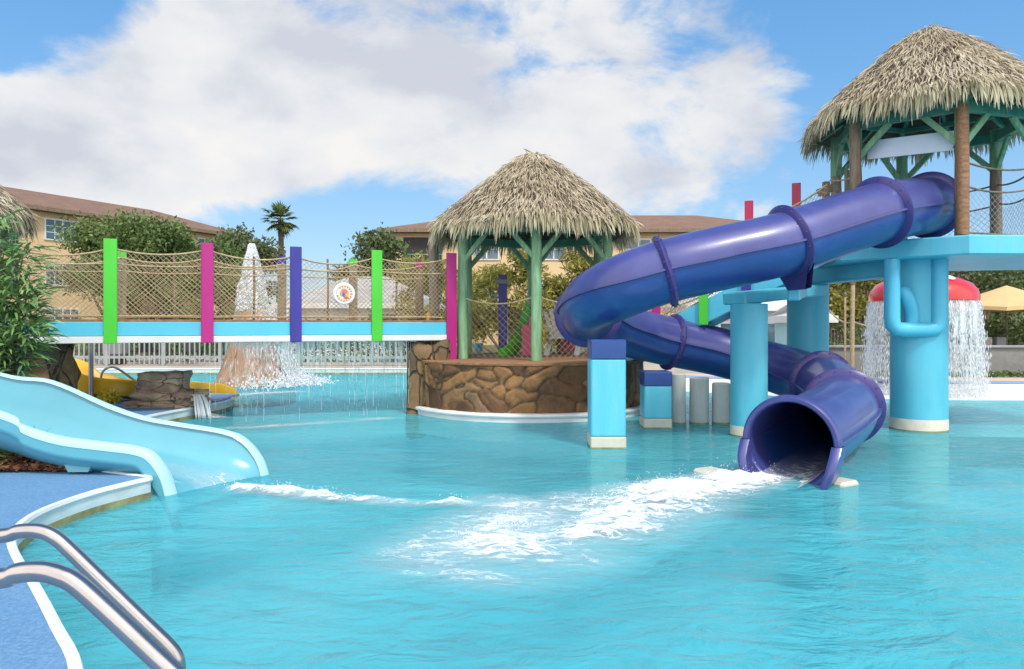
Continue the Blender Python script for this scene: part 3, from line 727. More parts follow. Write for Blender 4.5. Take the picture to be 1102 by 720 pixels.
# ================================================================== footbridge
B0 = Vector((-5.80,10.75,0)); BS = Vector((1.1825,.5125,0)); BW = Vector((-.397,.918,0))*1.74
bu = BS.normalized(); bn = Vector((-bu.y,bu.x,0))
br = empty('footbridge', (-3.4,12.5,.0), 'pale blue footbridge with coloured posts and rope netting across the pool', 'bridge')
st = B0-BS*1.25; en = B0+BS*4.03
zt, zb_ = 1.565, 1.245
for side, off in ((0,Vector((0,0,0))),(1,BW)):
    mb = MB(); mb.bar(st+off+Vector((0,0,1.445)), en+off+Vector((0,0,1.445)), .12, .205, bev=.008)
    sb = mb.build('side_beam', M['cyan_d'], br)
    mb = MB(); mb.bar(st+off+Vector((0,0,1.289))-bn*.012, en+off+Vector((0,0,1.289))-bn*.012, .15, .098, bev=.008); mb.build('bottom_strip', M['white'], sb)
mb = MB(); mb.bar(st+BW*.5+Vector((0,0,1.47)), en+BW*.5+Vector((0,0,1.47)), 1.60, .06); mb.build('deck', M['wood_red'], br)
mb = MB()
for side, off in ((0,bn*.02),(1,BW-bn*.02)):
    mb.bar(st+off+Vector((0,0,1.568)), en+off+Vector((0,0,1.568)), .15, .034)
mb.build('kerb_board', M['wood_red'], br)
def bpost(p, col, z0, z1, w=.155, label=None):
    mb = MB(); q = p-bn*.085
    mb.bar(q+Vector((0,0,z0)), q+Vector((0,0,z1)), w, .05, up=bn, bev=.006)
    o = mb.build('post', M[col], br); o['label'] = label
near = [(-1,'indigo',.62,1.36,'indigo blue post reaching down to the rocks'),(0,'lime',1.235,2.74,'lime green post, leftmost'),(1,'magenta',1.235,2.735,'magenta post beside the fountain'),
        (2,'indigo',1.235,2.735,'indigo blue post in mid bridge'),(3,'lime',1.235,2.73,'lime green post beside the round sign'),(4,'magenta',.84,2.735,'magenta post reaching down onto the stone island')]
for k, c, z0, z1, lb in near:
    p = B0+BS*k if k != -1 else Vector((-6.83,10.28,0))
    bpost(p, c, z0, z1, .175, lb)
for k, c in ((0,'lime'),(1,'magenta'),(2,'indigo'),(3,'lime'),(4,'magenta')):
    p = B0+BS*k+BW+bn*.12; mb = MB(); mb.bar(p+Vector((0,0,1.30)), p+Vector((0,0,2.60)), .15, .09, up=bn, bev=.006)
    o = mb.build('far_post', M['wood_grey'] if c != 'magenta' else M['wood'], br)
    mb = MB(); mb.bar(p+Vector((0,0,2.605)), p+Vector((0,0,2.74)), .15, .09, up=bn, bev=.006); mb.build('cap', M[c], o)
    if k < 4: 
        q = B0+BS*(k+.62)+BW+bn*.02; mb = MB(); mb.tube([q+Vector((0,0,1.5)), q+Vector((.01,0,2.15)), q+Vector((0,0,2.72))], .02, 6); mb.build('slim_post', M['wood'], br, smooth=True)
for off, nm, lo, hi in ((bn*.05,'near',-1,4),(BW-bn*.05,'far',-1,4)):
    for k in range(lo, hi):
        a = B0+BS*k+off; b = B0+BS*(k+1)+off
        hz = 2.62+.03*math.sin(k*2.1); hz2 = 2.62+.03*math.sin((k+1)*2.1)
        nb_ = MB(); net_bay(nb_, a+Vector((0,0,1.62)), b+Vector((0,0,1.62)), a+Vector((0,0,hz)), b+Vector((0,0,hz2)), .075+.03*((k*7)%3)/2)
        nb_.build('net', M['rope'], br)
        for z0_, z1_, sg_, r_ in ((hz,hz2,.085+.03*((k*7)%3)/2,.015),(2.40,2.40,.03,.012),(1.63,1.63,-.01,.012)):
            rp = MB(); rp.tube(sag(a+Vector((0,0,z0_)), b+Vector((0,0,z1_)), sg_), r_, 6); rp.build('rope', M['rope'], br, smooth='all')
# wooden pole at the island end of the bridge
mb = MB(); q = Vector((-1.45,13.7,0)); mb.tube([q+Vector((0,0,.8)), q+Vector((.02,0,2)), q+Vector((0,0,3.15))], [.11,.10,.095], 10)
o = mb.build('wooden_pole', M['wood_grey'], smooth=True); tag(o, 'grey green timber pole standing at the island end of the footbridge', 'pole')
# round sign on the netting
sc = at(370,316,12.02); sg = empty('round_sign', sc, 'white round sign with an orange emblem hung on the bridge netting', 'sign')
Mx = Matrix((bu, Vector((0,0,1)), -bn)).transposed()   # local x along the bridge, y up, z to the viewer
def disc(r0, r1, z, n=40, a_0=0, a_1=2*PI):
    vs = []; k = n
    for j in range(k+1):
        a = a_0+(a_1-a_0)*j/k
        vs.append(sc+Mx@Vector((r0*math.cos(a), r0*math.sin(a), z))); vs.append(sc+Mx@Vector((r1*math.cos(a), r1*math.sin(a), z)))
    return vs, [(2*j,2*j+1,2*j+3,2*j+2) for j in range(k)]
rr = .178
mb = MB(); prof = [(.0,.0),(rr-.01,.0),(rr,.01),(rr,.028),(rr-.012,.038),(.0,.038)]
rows = [[sc+Mx@Vector((r_*math.cos(2*PI*j/48), r_*math.sin(2*PI*j/48), z)) for j in range(48)] for r_, z in prof]
mb.grid(rows, closed=True); mb.build('disc', M['white'], sg, smooth=35)
mb = MB(); rg = random.Random(4)
for k in range(15):       # ring of orange lettering-like marks
    a = R(150-k*22)
    if k in (0,): continue
    mb.add(*disc(.098, .122, .041, 3, a-.10, a+.10))
mb.add(*disc(.125,.130,.041,40)); mb.build('ring_mark', paint('orange_print', (.62,.22,.04), .5, .2, 20, 0), sg)
def patch(col, cx_, cy_, rx, ry, z, seed):
    n = 18; vs = [sc+Mx@Vector((cx_+rx*(1+.25*noise.noise(Vector((math.cos(2*PI*j/n),math.sin(2*PI*j/n),seed))))*math.cos(2*PI*j/n), cy_+ry*(1+.25*noise.noise(Vector((math.cos(2*PI*j/n)*1.3,math.sin(2*PI*j/n),seed+4))))*math.sin(2*PI*j/n), z)) for j in range(n)]
    m_ = MB(); m_.add(vs, [tuple(range(n))]); m_.build('emblem', paint('print_'+col, {'pink':(.60,.14,.16),'orange':(.62,.30,.10),'blue':(.08,.10,.42),'yellow':(.7,.45,.06),'green':(.12,.30,.16),'red':(.6,.06,.04)}[col], .5, .1, 10, 0), sg)
patch('orange',0,.01,.075,.072,.040,1); patch('pink',.006,.03,.042,.034,.043,2); patch('blue',-.012,-.015,.022,.03,.045,3); patch('green',.0,-.045,.018,.016,.045,5)
patch('yellow',.055,-.03,.024,.028,.044,7); patch('red',.03,-.07,.04,.014,.044,8)

# ================================================================== slide tower platform
PZ0, PZ1 = 2.42, 2.68
tw = empty('slide_platform', (TC[0],TC[1],0), 'hexagonal sky blue platform on round columns carrying the high gazebo', 'platform')
hexp = [Vector((TC[0]+1.62*math.cos(R(-102.5+60*k)), TC[1]+1.62*math.sin(R(-102.5+60*k)), 0)) for k in range(6)]
hexp[1] = Vector((9.3,9.75,0)); hexp[2] = Vector((9.3,12.2,0))
mb = MB(); 
ins = [p.lerp(Vector((TC[0],TC[1],0)), .012) for p in hexp]
rows = [[p+Vector((0,0,z)) for p in q] for q, z in ((ins,PZ0),(hexp,PZ0+.02),(hexp,PZ1-.02),(ins,PZ1))]
mb.grid(rows, closed=True); mb.add([p+Vector((0,0,PZ1)) for p in ins], [tuple(range(6))]); mb.add([p+Vector((0,0,PZ0)) for p in ins], [tuple(range(5,-1,-1))])
mb.build('slab', M['cyan'], tw)
def column(parent, x, y, r, z1, base_h=.14, square=False, cap=None):
    mb = MB()
    if square:
        mb.box((x,y,(base_h+z1)/2), (2*r,2*r,z1-base_h), bev=.018)
        o = mb.build('shaft', M['cyan'], parent)
        mb = MB(); mb.box((x,y,base_h/2-.5), (2*r+.008,2*r+.008,base_h+1.0), bev=.012); mb.build('base_band', M['beige'], parent)
        mb = MB(); mb.box((x,y,.0), (2*r+.016,2*r+.016,.03)); mb.build('waterline_band', M['algae'], parent)
    else:
        mb.lathe([(r,base_h),(r,z1)], (x,y,0), 48); o = mb.build('shaft', M['cyan'], parent, smooth=True)
        mb = MB(); mb.lathe([(r+.004,-1.0),(r+.004,base_h-.006),(r,base_h)], (x,y,0), 48); mb.build('base_band', M['beige'], parent, smooth=True)
        mb = MB(); mb.lathe([(r+.003,-.02),(r+.008,-.02),(r+.008,.018),(r+.003,.018)], (x,y,0), 48, capb=False, capt=False); mb.build('waterline_band', M['algae'], parent, smooth=True)
    return o
bc = (5.88,10.75)
column(tw, bc[0], bc[1], .375, PZ0, .17)
c2 = (5.02,12.62)
column(tw, c2[0], c2[1], .335, 2.45, .17)
mb = MB(); mb.bar((c2[0]-.05,c2[1],2.30), (bc[0]-.35,bc[1]-.05,2.33), .34, .26, bev=.03); mb.bar((c2[0],c2[1],2.36), (6.4,12.3,2.36), .3, .2, bev=.03)
mb.build('girder', M['cyan'], tw)
# square U of fat pipe on the front of the column and the bent pipe inside
fy = bc[1]-.37
mb = MB(); x0, x1 = at(960,350,fy).x, at(1010,350,fy).x; zb2 = H-(355-HY)/F*fy
pts = [(x0,fy,PZ0),(x0,fy,zb2+.16),(x0+.015,fy,zb2+.06),(x0+.06,fy,zb2+.012),(x0+.16,fy,zb2),(x1-.16,fy,zb2),(x1-.06,fy,zb2+.012),(x1-.015,fy,zb2+.06),(x1,fy,zb2+.16),(x1,fy,PZ0)]
mb.tube(pts, .105, 16); mb.build('pipe_frame', M['cyan_d'], tw, smooth=True)
mb = MB(); mb.tube(catmull([at(966,318,fy+.10),at(972,314,fy+.05),at(976,320,fy+.02),at(981,334,fy+.03),at(981,347,fy+.05),at(978,360,fy+.06)],5), .09, 14); mb.build('bent_pipe', M['cyan_d'], tw, smooth=True)
# ropes and net between the tower posts
def hexv(k, r=1.35): return Vector((TC[0]+r*math.cos(R(-102.5+60*k)), TC[1]+r*math.sin(R(-102.5+60*k)), 0))
tf = empty('rope_fence', (TC[0],TC[1],PZ1), 'drooping rope rails and fine netting between the posts of the high tower', 'rope fence')
for k, (i, j) in enumerate(((0,1),(1,2),(2,3),(5,0))):
    if (i, j) == (5,0): continue
    a, b = hexv(i), hexv(j)
    nb_ = MB(); net_bay(nb_, a+Vector((0,0,PZ1+.08)), b+Vector((0,0,PZ1+.08)), a+Vector((0,0,3.36)), b+Vector((0,0,3.36)), .08, .07, .005); nb_.build('net', M['grey'], tf)
    for z0_, z1_, sg_ in ((3.38,3.42,.09),(3.70,3.70,.08),(PZ1+.06,PZ1+.06,0)):
        rp = MB(); rp.tube(sag(a+Vector((0,0,z0_)), b+Vector((0,0,z1_)), sg_), .014, 6); rp.build('rope', M['wood'], tf, smooth='all')
# the pale banner board under the front beam
ba_ = empty('header_board', (5.6,10.3,3.9), 'pale blank board hanging under the tower gazebo beam', 'board')
mb = MB(); a = hexv(0,1.16).lerp(hexv(5,1.16),.03); b = hexv(5,1.16)
q0, q1 = a.lerp(b,.0), a.lerp(b,.98)
mb.bar(q0+Vector((0,0,4.02)), q1+Vector((0,0,4.06)), .025, .27, bev=.004); mb.build('panel', paint('pale_board', (.62,.70,.78), .5, .05, 2, 0), ba_)
for t_ in (.15,.85): mb = MB(); mb.tube([q0.lerp(q1,t_)+Vector((0,0,4.17)), q0.lerp(q1,t_)+Vector((0,0,4.38))], .008, 5); mb.build('hanger', M['grey'], ba_)

# ================================================================== stair from the island up to the tower
s_lo = Vector((1.95,13.05,.93)); s_hi = Vector((4.95,11.60,2.62)); sd = (s_hi-s_lo); sh = Vector((sd.x,sd.y,0)).normalized(); sn = Vector((sh.y,-sh.x,0))   # sn points to the viewer
if sn.y > 0: sn = -sn
stt = empty('rope_staircase', (3.4,12.3,0), 'blue stringer staircase with rope netting climbing from the island to the tower', 'staircase')
for s_ in (.60,-.60):
    mb = MB(); mb.bar(s_lo+sn*s_+Vector((0,0,.0)), s_hi+sn*s_+Vector((0,0,.0)), .09, .34, bev=.008); mb.build('stringer', M['cyan_d'], stt)
mb = MB()
for k in range(9):
    p = s_lo.lerp(s_hi, (k+.5)/9); mb.bar(p+sn*.55+Vector((0,0,.06)), p-sn*.55+Vector((0,0,.06)), .27, .045)
mb.build('tread', M['wood_red'], stt)
def on_stair(px, s_):
    k = (px-CX)/F; a = s_lo+sn*s_; b = s_hi+sn*s_
    t_ = (k*a.y-a.x)/((b.x-a.x)-k*(b.y-a.y)); return a.lerp(b, t_), t_
def spost(px, s_, col, z0, z1, lb, w=.14):
    p, t_ = on_stair(px, s_+(.08 if s_ > 0 else -.08)); z1 = z1 if z1 < 5 else H-(z1-HY)/F*p.y-p.z; mb = MB(); mb.bar(p+Vector((0,0,z0)), p+Vector((0,0,z1)), w, .05, up=sn, bev=.006)
    o = mb.build('post', M[col], stt); o['label'] = lb; return p
spost(706,.6,'magenta',-.18,1.10,'magenta post low on the stair'); spost(757,.6,'lime',-.20,1.12,'lime green post half way up'); spost(803,.6,'indigo',-.20,.98,'indigo post behind the tube')
spost(806,-.6,'crimson',-.2,216,'crimson post on the far side'); spost(857,-.6,'crimson',-.2,197,'crimson post at the top of the stair')
for s_ in (.56,-.56):
    a, b = s_lo+sn*s_, s_hi+sn*s_
    for hz in (.26,.50,.98): 
        rp = MB()
        q = [a.lerp(b, i/4)+Vector((0,0,hz)) for i in range(5)]
        rp.tube(sag(q[0],q[1],.05)+sag(q[1],q[2],.05)[1:]+sag(q[2],q[3],.05)[1:]+sag(q[3],q[4],.05)[1:], .015, 6)
        rp.build('rope', M['rope'], stt, smooth='all')
    for i in range(4):
        nb_ = MB(); net_bay(nb_, a.lerp(b,i/4)+Vector((0,0,.20)), a.lerp(b,(i+1)/4)+Vector((0,0,.20)), a.lerp(b,i/4)+Vector((0,0,.98)), a.lerp(b,(i+1)/4)+Vector((0,0,.98)), .05); nb_.build('net', M['rope'], stt)
# low timber rail where the stair meets the tower deck
tr_ = empty('timber_rail', (4.95,11.5,PZ1), 'short grey timber rail behind the tube slide at the stair head', 'rail')
mb = MB(); mb.bar(at(880,208,11.6), at(901,200,11.6), .04, .12); mb.build('board', M['wood_grey'], tr_)
mb = MB(); q = at(889,208,11.5); mb.bar(Vector((q.x,q.y,PZ1)), Vector((q.x,q.y,3.72)), .09, .09, bev=.008); mb.build('stub_post', M['wood'], tr_)
mb = MB(); q = at(912,205,11.9); mb.bar(Vector((q.x,q.y,PZ1)), Vector((q.x,q.y,3.98)), .07, .07); mb.build('stub_post', M['wood_grey'], tr_)
mb = MB(); mb.tube(sag(at(893,194,11.5), at(925,186,11.4), .05), .014, 6); mb.build('rope', M['rope'], tr_)

# ================================================================== the tube slide
ts = empty('tube_slide', (3.2,9.5,0), 'violet blue enclosed tube slide winding down from the tower into the pool', 'water slide')
CP = [(1028,215,11.25),(1000,221,10.62),(946,229,9.75),(848,261,9.25),(775,278,9.15),(716,292,9.15),(668,309,9.3),(640,324,9.75),(633,338,10.4),(650,349,11.15),(684,359,11.7),(722,368,11.95),(775,379,12.1),(828,394,11.9),(868,407,11.2),(897,419,10.2),(907,438,9.05),(888,456,8.1),(851,477,7.15)]
path = catmull([at(*p) for p in CP], 10)
TR = .395
def frame(i):
    t = (path[min(i+1,len(path)-1)]-path[max(i-1,0)]).normalized(); sd_ = t.cross(Vector((0,0,1))).normalized(); return t, sd_, sd_.cross(t)
def ring(i, r, n=40): 
    t, s_, u = frame(i); return [path[i]+(s_*math.cos(2*PI*j/n)+u*math.sin(2*PI*j/n))*r for j in range(n)]
flg = [10,20,30,50,80,110,145,160]   # sample index of each flange
segs = [10]+flg[1:]+[len(path)-1]
def tube_part(i0, i1):
    for nm_, j0, j1, mt_ in (('upper_shell',0,20,'purple'),('lower_shell',20,40,'blue_pool_tint')):  # sky and water reflections are put into the two shell colours
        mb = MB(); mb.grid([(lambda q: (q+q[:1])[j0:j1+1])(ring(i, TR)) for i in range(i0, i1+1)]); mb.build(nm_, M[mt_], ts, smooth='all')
    for sgn in (1,-1):            # horizontal seam lips where the two half shells are bolted
        mb = MB(); rows = []
        for i in range(i0, i1+1):
            t, s_, u = frame(i); p = path[i]
            rows.append([p+s_*sgn*(TR-.01)+u*.016, p+s_*sgn*(TR+.030)+u*.012, p+s_*sgn*(TR+.030)-u*.012, p+s_*sgn*(TR-.01)-u*.016])
        mb.grid(rows, closed=True); mb.build('seam_lip', M['purple'], ts, smooth=50)
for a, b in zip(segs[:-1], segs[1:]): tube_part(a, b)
def flange(i, r1=.475, th=.05):
    t, s_, u = frame(i); n = 48; prof = [(TR+.0,-th),(TR+.035,-th*.75),(r1-.012,-th*.32),(r1,-th*.12),(r1,th*.12),(r1-.012,th*.32),(TR+.035,th*.75),(TR,th)]
    rows = [[path[i]+t*z+(s_*math.cos(2*PI*j/n)+u*math.sin(2*PI*j/n))*r for j in range(n)] for r, z in prof]
    mb = MB(); mb.grid(rows, closed=True)
    fo = mb.build('flange', M['purple_d'], ts, smooth=50)
    bt = MB()
    for j in range(16):
        a = 2*PI*(j+.5)/16; c = path[i]+(s_*math.cos(a)+u*math.sin(a))*(TR+.048)
        bt.tube([c-t*(th*.8), c+t*(th*.8)], .008, 6)
    bt.build('bolt_ring', M['purple_d'], fo)
for i in flg: flange(i, .46 if i in (50,110) else .475)
# outlet: thick collar, side skirts that run down into the water
i = len(path)-1; t, s_, u = frame(i); n = 48
mb = MB(); r0, r1 = TR-.0, .465
prof = [(r1-.02,-.05),(r1,-.03),(r1,.02),(r1-.02,.045),(r0+.02,.045),(r0+.005,.03),(r0-.004,-.05),(r0-.006,-.35)]
rows = [[path[i]+t*z+(s_*math.cos(2*PI*j/n)+u*math.sin(2*PI*j/n))*r for j in range(n)] for r, z in prof]
mb.grid(rows, closed=True); mb.build('outlet_collar', M['purple'], ts, smooth=40)
for sg_, lb in ((1,0),(-1,1)):
    mb = MB(); rows = []
    for a, fw in ((.02,.0),(-.12,.06),(-.30,.13),(-.55,.16),(-.85,.16)):
        ro, ri = .475, .385
        p = path[i]+u*(ro*math.sin(a))
        xo = ro*math.cos(a*.75); xi = ri*math.cos(a*.75)
        rows.append([p+s_*sg_*xo-t*.06, p+s_*sg_*xo+t*(.05+fw), p+s_*sg_*(xo-.03)+t*(.07+fw), p+s_*sg_*(xi+.03)+t*(.07+fw), p+s_*sg_*xi+t*(.05+fw), p+s_*sg_*xi-t*.06])
    mb.grid(rows, closed=True); mb.build('outlet_skirt', M['purple'], ts, smooth=40)
# sheet of water running out along the bottom of the tube
V_, A_ = [], []; i0 = len(path)-16
for i in range(i0, len(path)+3):
    ii = min(i, len(path)-1); t, s_, u = frame(ii); p = path[ii]+t*.12*max(0, i-len(path)+1)
    for j in range(25):
        a = -PI/2+(j-12)/12*.72; r_ = TR-.018-.012*noise.noise(Vector((i*.6,j*.5,2)))
        V_.append(tuple(p+s_*r_*math.cos(a)+u*r_*math.sin(a))); A_.append(.10+.55*(i-i0)/16-abs(j-12)/12*.45)
F_ = [(k*25+j, k*25+j+1, k*25+25+j+1, k*25+25+j) for k in range(len(V_)//25-1) for j in range(24)]
o = np_mesh('running_water', V_, F_, M['foam'], attr=A_); o.data.polygons.foreach_set('use_smooth', [True]*len(o.data.polygons)); tag(o, 'white sheet of water running out of the tube mouth', 'water', kind='stuff')
# saddle under the flange by the tower
t, s_, u = frame(30); p = path[30]
mb = MB(); rows = []
for x, z0 in ((-.20,-.30),(-.12,-.40),(.0,-.42),(.12,-.40),(.20,-.30)):
    rows.append([p+s_*x*1.7+u*(z0)-t*.045, p+s_*x*1.7+u*(z0)+t*.045, p+s_*x*.9-u*.60+t*.045, p+s_*x*.9-u*.60-t*.045])
mb.grid(rows, closed=True); mb.build('saddle', M['purple_d'], ts)

# support columns of the slide
def support(px, d, half, ztop, label, saddle_h=0.0, square=True, base=.14):
    x = (px-CX)/F*d
    t = empty('support_column', (x,d,0), label, 'column', 'columns under the tube slide')
    column(t, x, d, half, ztop-saddle_h, base, square)
    if saddle_h:
        mb = MB(); mb.box((x,d,ztop-saddle_h/2+.02), (2*half+.006,2*half+.006,saddle_h+.04), bev=.012); mb.build('saddle', M['blue_pool_tint'], t)
    return t
support(652.5, 9.25, .213, H-(369-HY)/F*9.05, 'square sky blue column with violet saddle under the lowest bend of the tube', .20)
support(705.5, 11.0, .20, H-(403-HY)/F*10.8, 'short square sky blue column beside the pale grey pipes', .17)
t8 = support(806, 10.15, .245, 1.79, 'tall round sky blue column standing before the lower tube', 0, False)
mb = MB(); a = Vector((at(802,325,10.15).x,10.15,1.86)); mb.bar(a+Vector((-.18,-.08,0)), Vector((4.75,11.6,2.05)), .36, .17, bev=.02); mb.bar((3.62,9.55,1.90), (4.7,11.9,2.08), .15, .17, bev=.015)
mb.build('bracket_arm', M['cyan'], t8)
for k, (px, py0, hw, lb) in enumerate(((730,402,.112,'slimmest pale grey pipe post beside the short blue column'),(752.5,406,.145,'widest pale grey pipe post, between its two neighbours'),(776,412,.135,'lowest pale grey pipe post beside the tall round column'))):
    x = (px-CX)/F*11.35; mb = MB(); mb.lathe([(hw,-.9),(hw,H-(py0-HY)/F*11.35-.015),(hw-.015,H-(py0-HY)/F*11.35)], (x,11.35,0), 28)
    t = empty('pipe_post', (x,11.35,0), lb, 'post', 'pale grey pipe posts under the slide'); mb.build('shaft', M['greypost'], t, smooth=True)
    mb = MB(); mb.lathe([(hw+.004,-.05),(hw+.004,.028)], (x,11.35,0), 28, capb=False, capt=False); mb.build('waterline_band', M['algae'], t, smooth=True)
for px, py, lb in ((763,507,'pale concrete footing block left of the tube outlet'),(905,519,'pale concrete footing block right of the tube outlet')):
    p = at(px,py,1200/(py-HY+.0)*.99); mb = MB(); mb.box((p.x,p.y,-.18), (.26,.22,.44), Matrix.Rotation(R(30),3,'Z'), bev=.025)
    o = mb.build('footing_block', M['beige']); tag(o, lb, 'block', 'footings beside the tube outlet')
# ================================================================== pale blue flume on the left
fl = empty('open_flume', (-3.9,7.0,DZ), 'pale blue open flume slide curving down from the garden bed into the pool', 'water slide')
FD, BD = 6.6, 7.42
def fp(px, py): return at(px, py, FD)
def bp2(px, py): return at(px, py, BD)
ST = [ (Vector((-7.4,6.7,1.62)), Vector((-7.5,7.5,1.90)), 1.25),
       (Vector((-5.9,6.63,1.10)), Vector((-6.3,7.45,1.42)), .78),
       (fp(0,443), bp2(0,402.5), .43), (fp(28,459), bp2(56,411), .33), (fp(67,470.5), bp2(117,437), .24), (fp(111,476.5), bp2(156,450), .21),
       (fp(147,481), bp2(194,457), .15), (fp(166,488), bp2(240,464.5), .07), (fp(180,507), bp2(262,474), .035), (fp(187,529), bp2(279,496), -.02), (fp(189,545)+Vector((.05,0,-.05)), bp2(284,520)+Vector((.03,0,-.06)), -.12)]
Fc = catmull([s[0] for s in ST], 6); Bc = catmull([s[1] for s in ST], 6); zc = [v.z for v in catmull([Vector((0,0,s[2])) for s in ST], 6)]
rows = []; NU = 22
for f, b, z in zip(Fc, Bc, zc):
    row = []
    for j in range(NU+1):
        s = j/NU; p = f.lerp(b, s)
        x = 2*s-1; U = (1-abs(x)**2.6)               # superellipse bottom
        drop = U**(.5)
        p.z = lerp(p.z, z, min(1, drop)); row.append(p)
    rows.append(row)
mb = MB(); mb.grid(rows); ch = mb.build('chute', M['flume'], fl, smooth='all')
V_, A_ = [], []; k0 = 26; sel_ = range(5, 19)
for k in range(k0, len(rows)):
    for j in sel_:
        p = rows[k][j]; V_.append((p.x, p.y, p.z+.014+.006*noise.noise(Vector((p.x*6,p.y*6,1))))); A_.append(-.02+.42*(k-k0)/(len(rows)-k0)-abs((j-11.5)/7)**2*.35)
w_ = len(sel_); F_ = [(k*w_+j, k*w_+j+1, k*w_+w_+j+1, k*w_+w_+j) for k in range(len(rows)-k0-1) for j in range(w_-1)]
o = np_mesh('running_water', V_, F_, M['foam'], attr=A_); o.data.polygons.foreach_set('use_smooth', [True]*len(o.data.polygons)); tag(o, 'thin white water sheet sliding down the pale blue flume', 'water', kind='stuff')
mb = MB(); rows2 = []
for f, b, z in zip(Fc, Bc, zc):
    d = (b-f); d.z = 0; d.normalize(); row = []
    for j in range(NU+1):
        s = j/NU; p = f.lerp(b, s)-d*lerp(.07,-.07,s); x = 2*s-1
        p.z = lerp(p.z, z-.05, min(1,(1-abs(x)**2.6)**.5))-.035; row.append(p)
    rows2.append(row)
mb.grid(rows2); mb.build('outer_shell', M['flume'], fl, smooth='all')
for nm, C_, sg_ in (('rim',Fc,-1),('rim',Bc,1)):
    mb = MB(); rw = []
    for k, p in enumerate(C_):
        f, b = Fc[k], Bc[k]; d = (b-f); d.z = 0; d.normalize(); o_ = d*sg_
        rw.append([p-o_*.035+Vector((0,0,-.016)), p-o_*.012+Vector((0,0,.012)), p+o_*.02+Vector((0,0,.018)), p+o_*.055+Vector((0,0,.010)), p+o_*.078+Vector((0,0,-.012)), p+o_*.080+Vector((0,0,-.055))])
    mb.grid(rw); mb.build(nm, M['flume_rim'], fl, smooth='all')
    if sg_ == -1:
        mb = MB(); rw = []
        for k, p in enumerate(C_):
            d = (Bc[k]-Fc[k]); d.z = 0; d.normalize(); o_ = -d
            e_ = max(0,(k/(len(C_)-1)-.62)/.38); dz_ = lerp(.13, max(.13,p.z+.12), e_); rw.append([p+o_*.076+Vector((0,0,-.05)), p+o_*.072+Vector((0,0,-dz_)), p+o_*.07+Vector((0,0,-dz_-.04)), p-o_*.03+Vector((0,0,-dz_-.06))])
        mb.grid(rw); mb.build('side_skirt', M['flume'], fl, smooth='all')
mb = MB(); a = at(58,478,6.72); b = at(73,508,6.62)
mb.add([a, a+Vector((.42,.0,-.03)), b+Vector((.18,0,0)), b, a+Vector((0,.06,0)), a+Vector((.42,.06,-.03)), b+Vector((.18,.06,0)), b+Vector((0,.06,0))], [(3,2,1,0),(4,5,6,7),(0,1,5,4),(1,2,6,5),(2,3,7,6),(3,0,4,7)])
mb.build('support_fin', M['flume'], fl)

# ================================================================== bed behind the deck with plants
mb = MB(); rows = []
for i in range(15):
    row = []
    for j in range(25):
        x = -13+9.0*j/24; y = 6.72+1.9*i/14
        e = min(1, i/2, (24-j)/2); z = DZ-.01+.10*e+.03*noise.noise(Vector((x*2,y*2,0)))*e
        row.append(Vector((x+.25*math.sin(y*2)*e, y, z)))
    rows.append(row)
mb.grid(rows); tag(mb.build('planting_bed', M['soil'], smooth='all'), kind='structure')
rg = np.random.default_rng(3); k = 5200
P = np.stack([rg.uniform(-7.6,-4.0,k), 6.70+rg.uniform(0,1,k)**1.6*1.5, np.full(k,DZ+.06)], 1)
P[:,2] = DZ+.02+.085*np.minimum(1,(P[:,1]-6.68)/.25)+rg.uniform(0,.03,k)
t = rg.normal(size=(k,3)); t[:,2] *= .35; t /= np.linalg.norm(t,axis=1)[:,None]; s_ = np.cross(t, rg.normal(size=(k,3))); s_ /= np.linalg.norm(s_,axis=1)[:,None]
L_ = rg.uniform(.03,.085,(k,1)); W_ = rg.uniform(.008,.02,(k,1))
V = np.stack([P-t*L_/2-s_*W_, P+t*L_/2-s_*W_, P+t*L_/2+s_*W_, P-t*L_/2+s_*W_],1).reshape(-1,3)
o = np_mesh('mulch', V, np.arange(4*k).reshape(-1,4), M['mulch']); tag(o, 'reddish bark mulch covering the bed under the flume', 'mulch', kind='stuff')

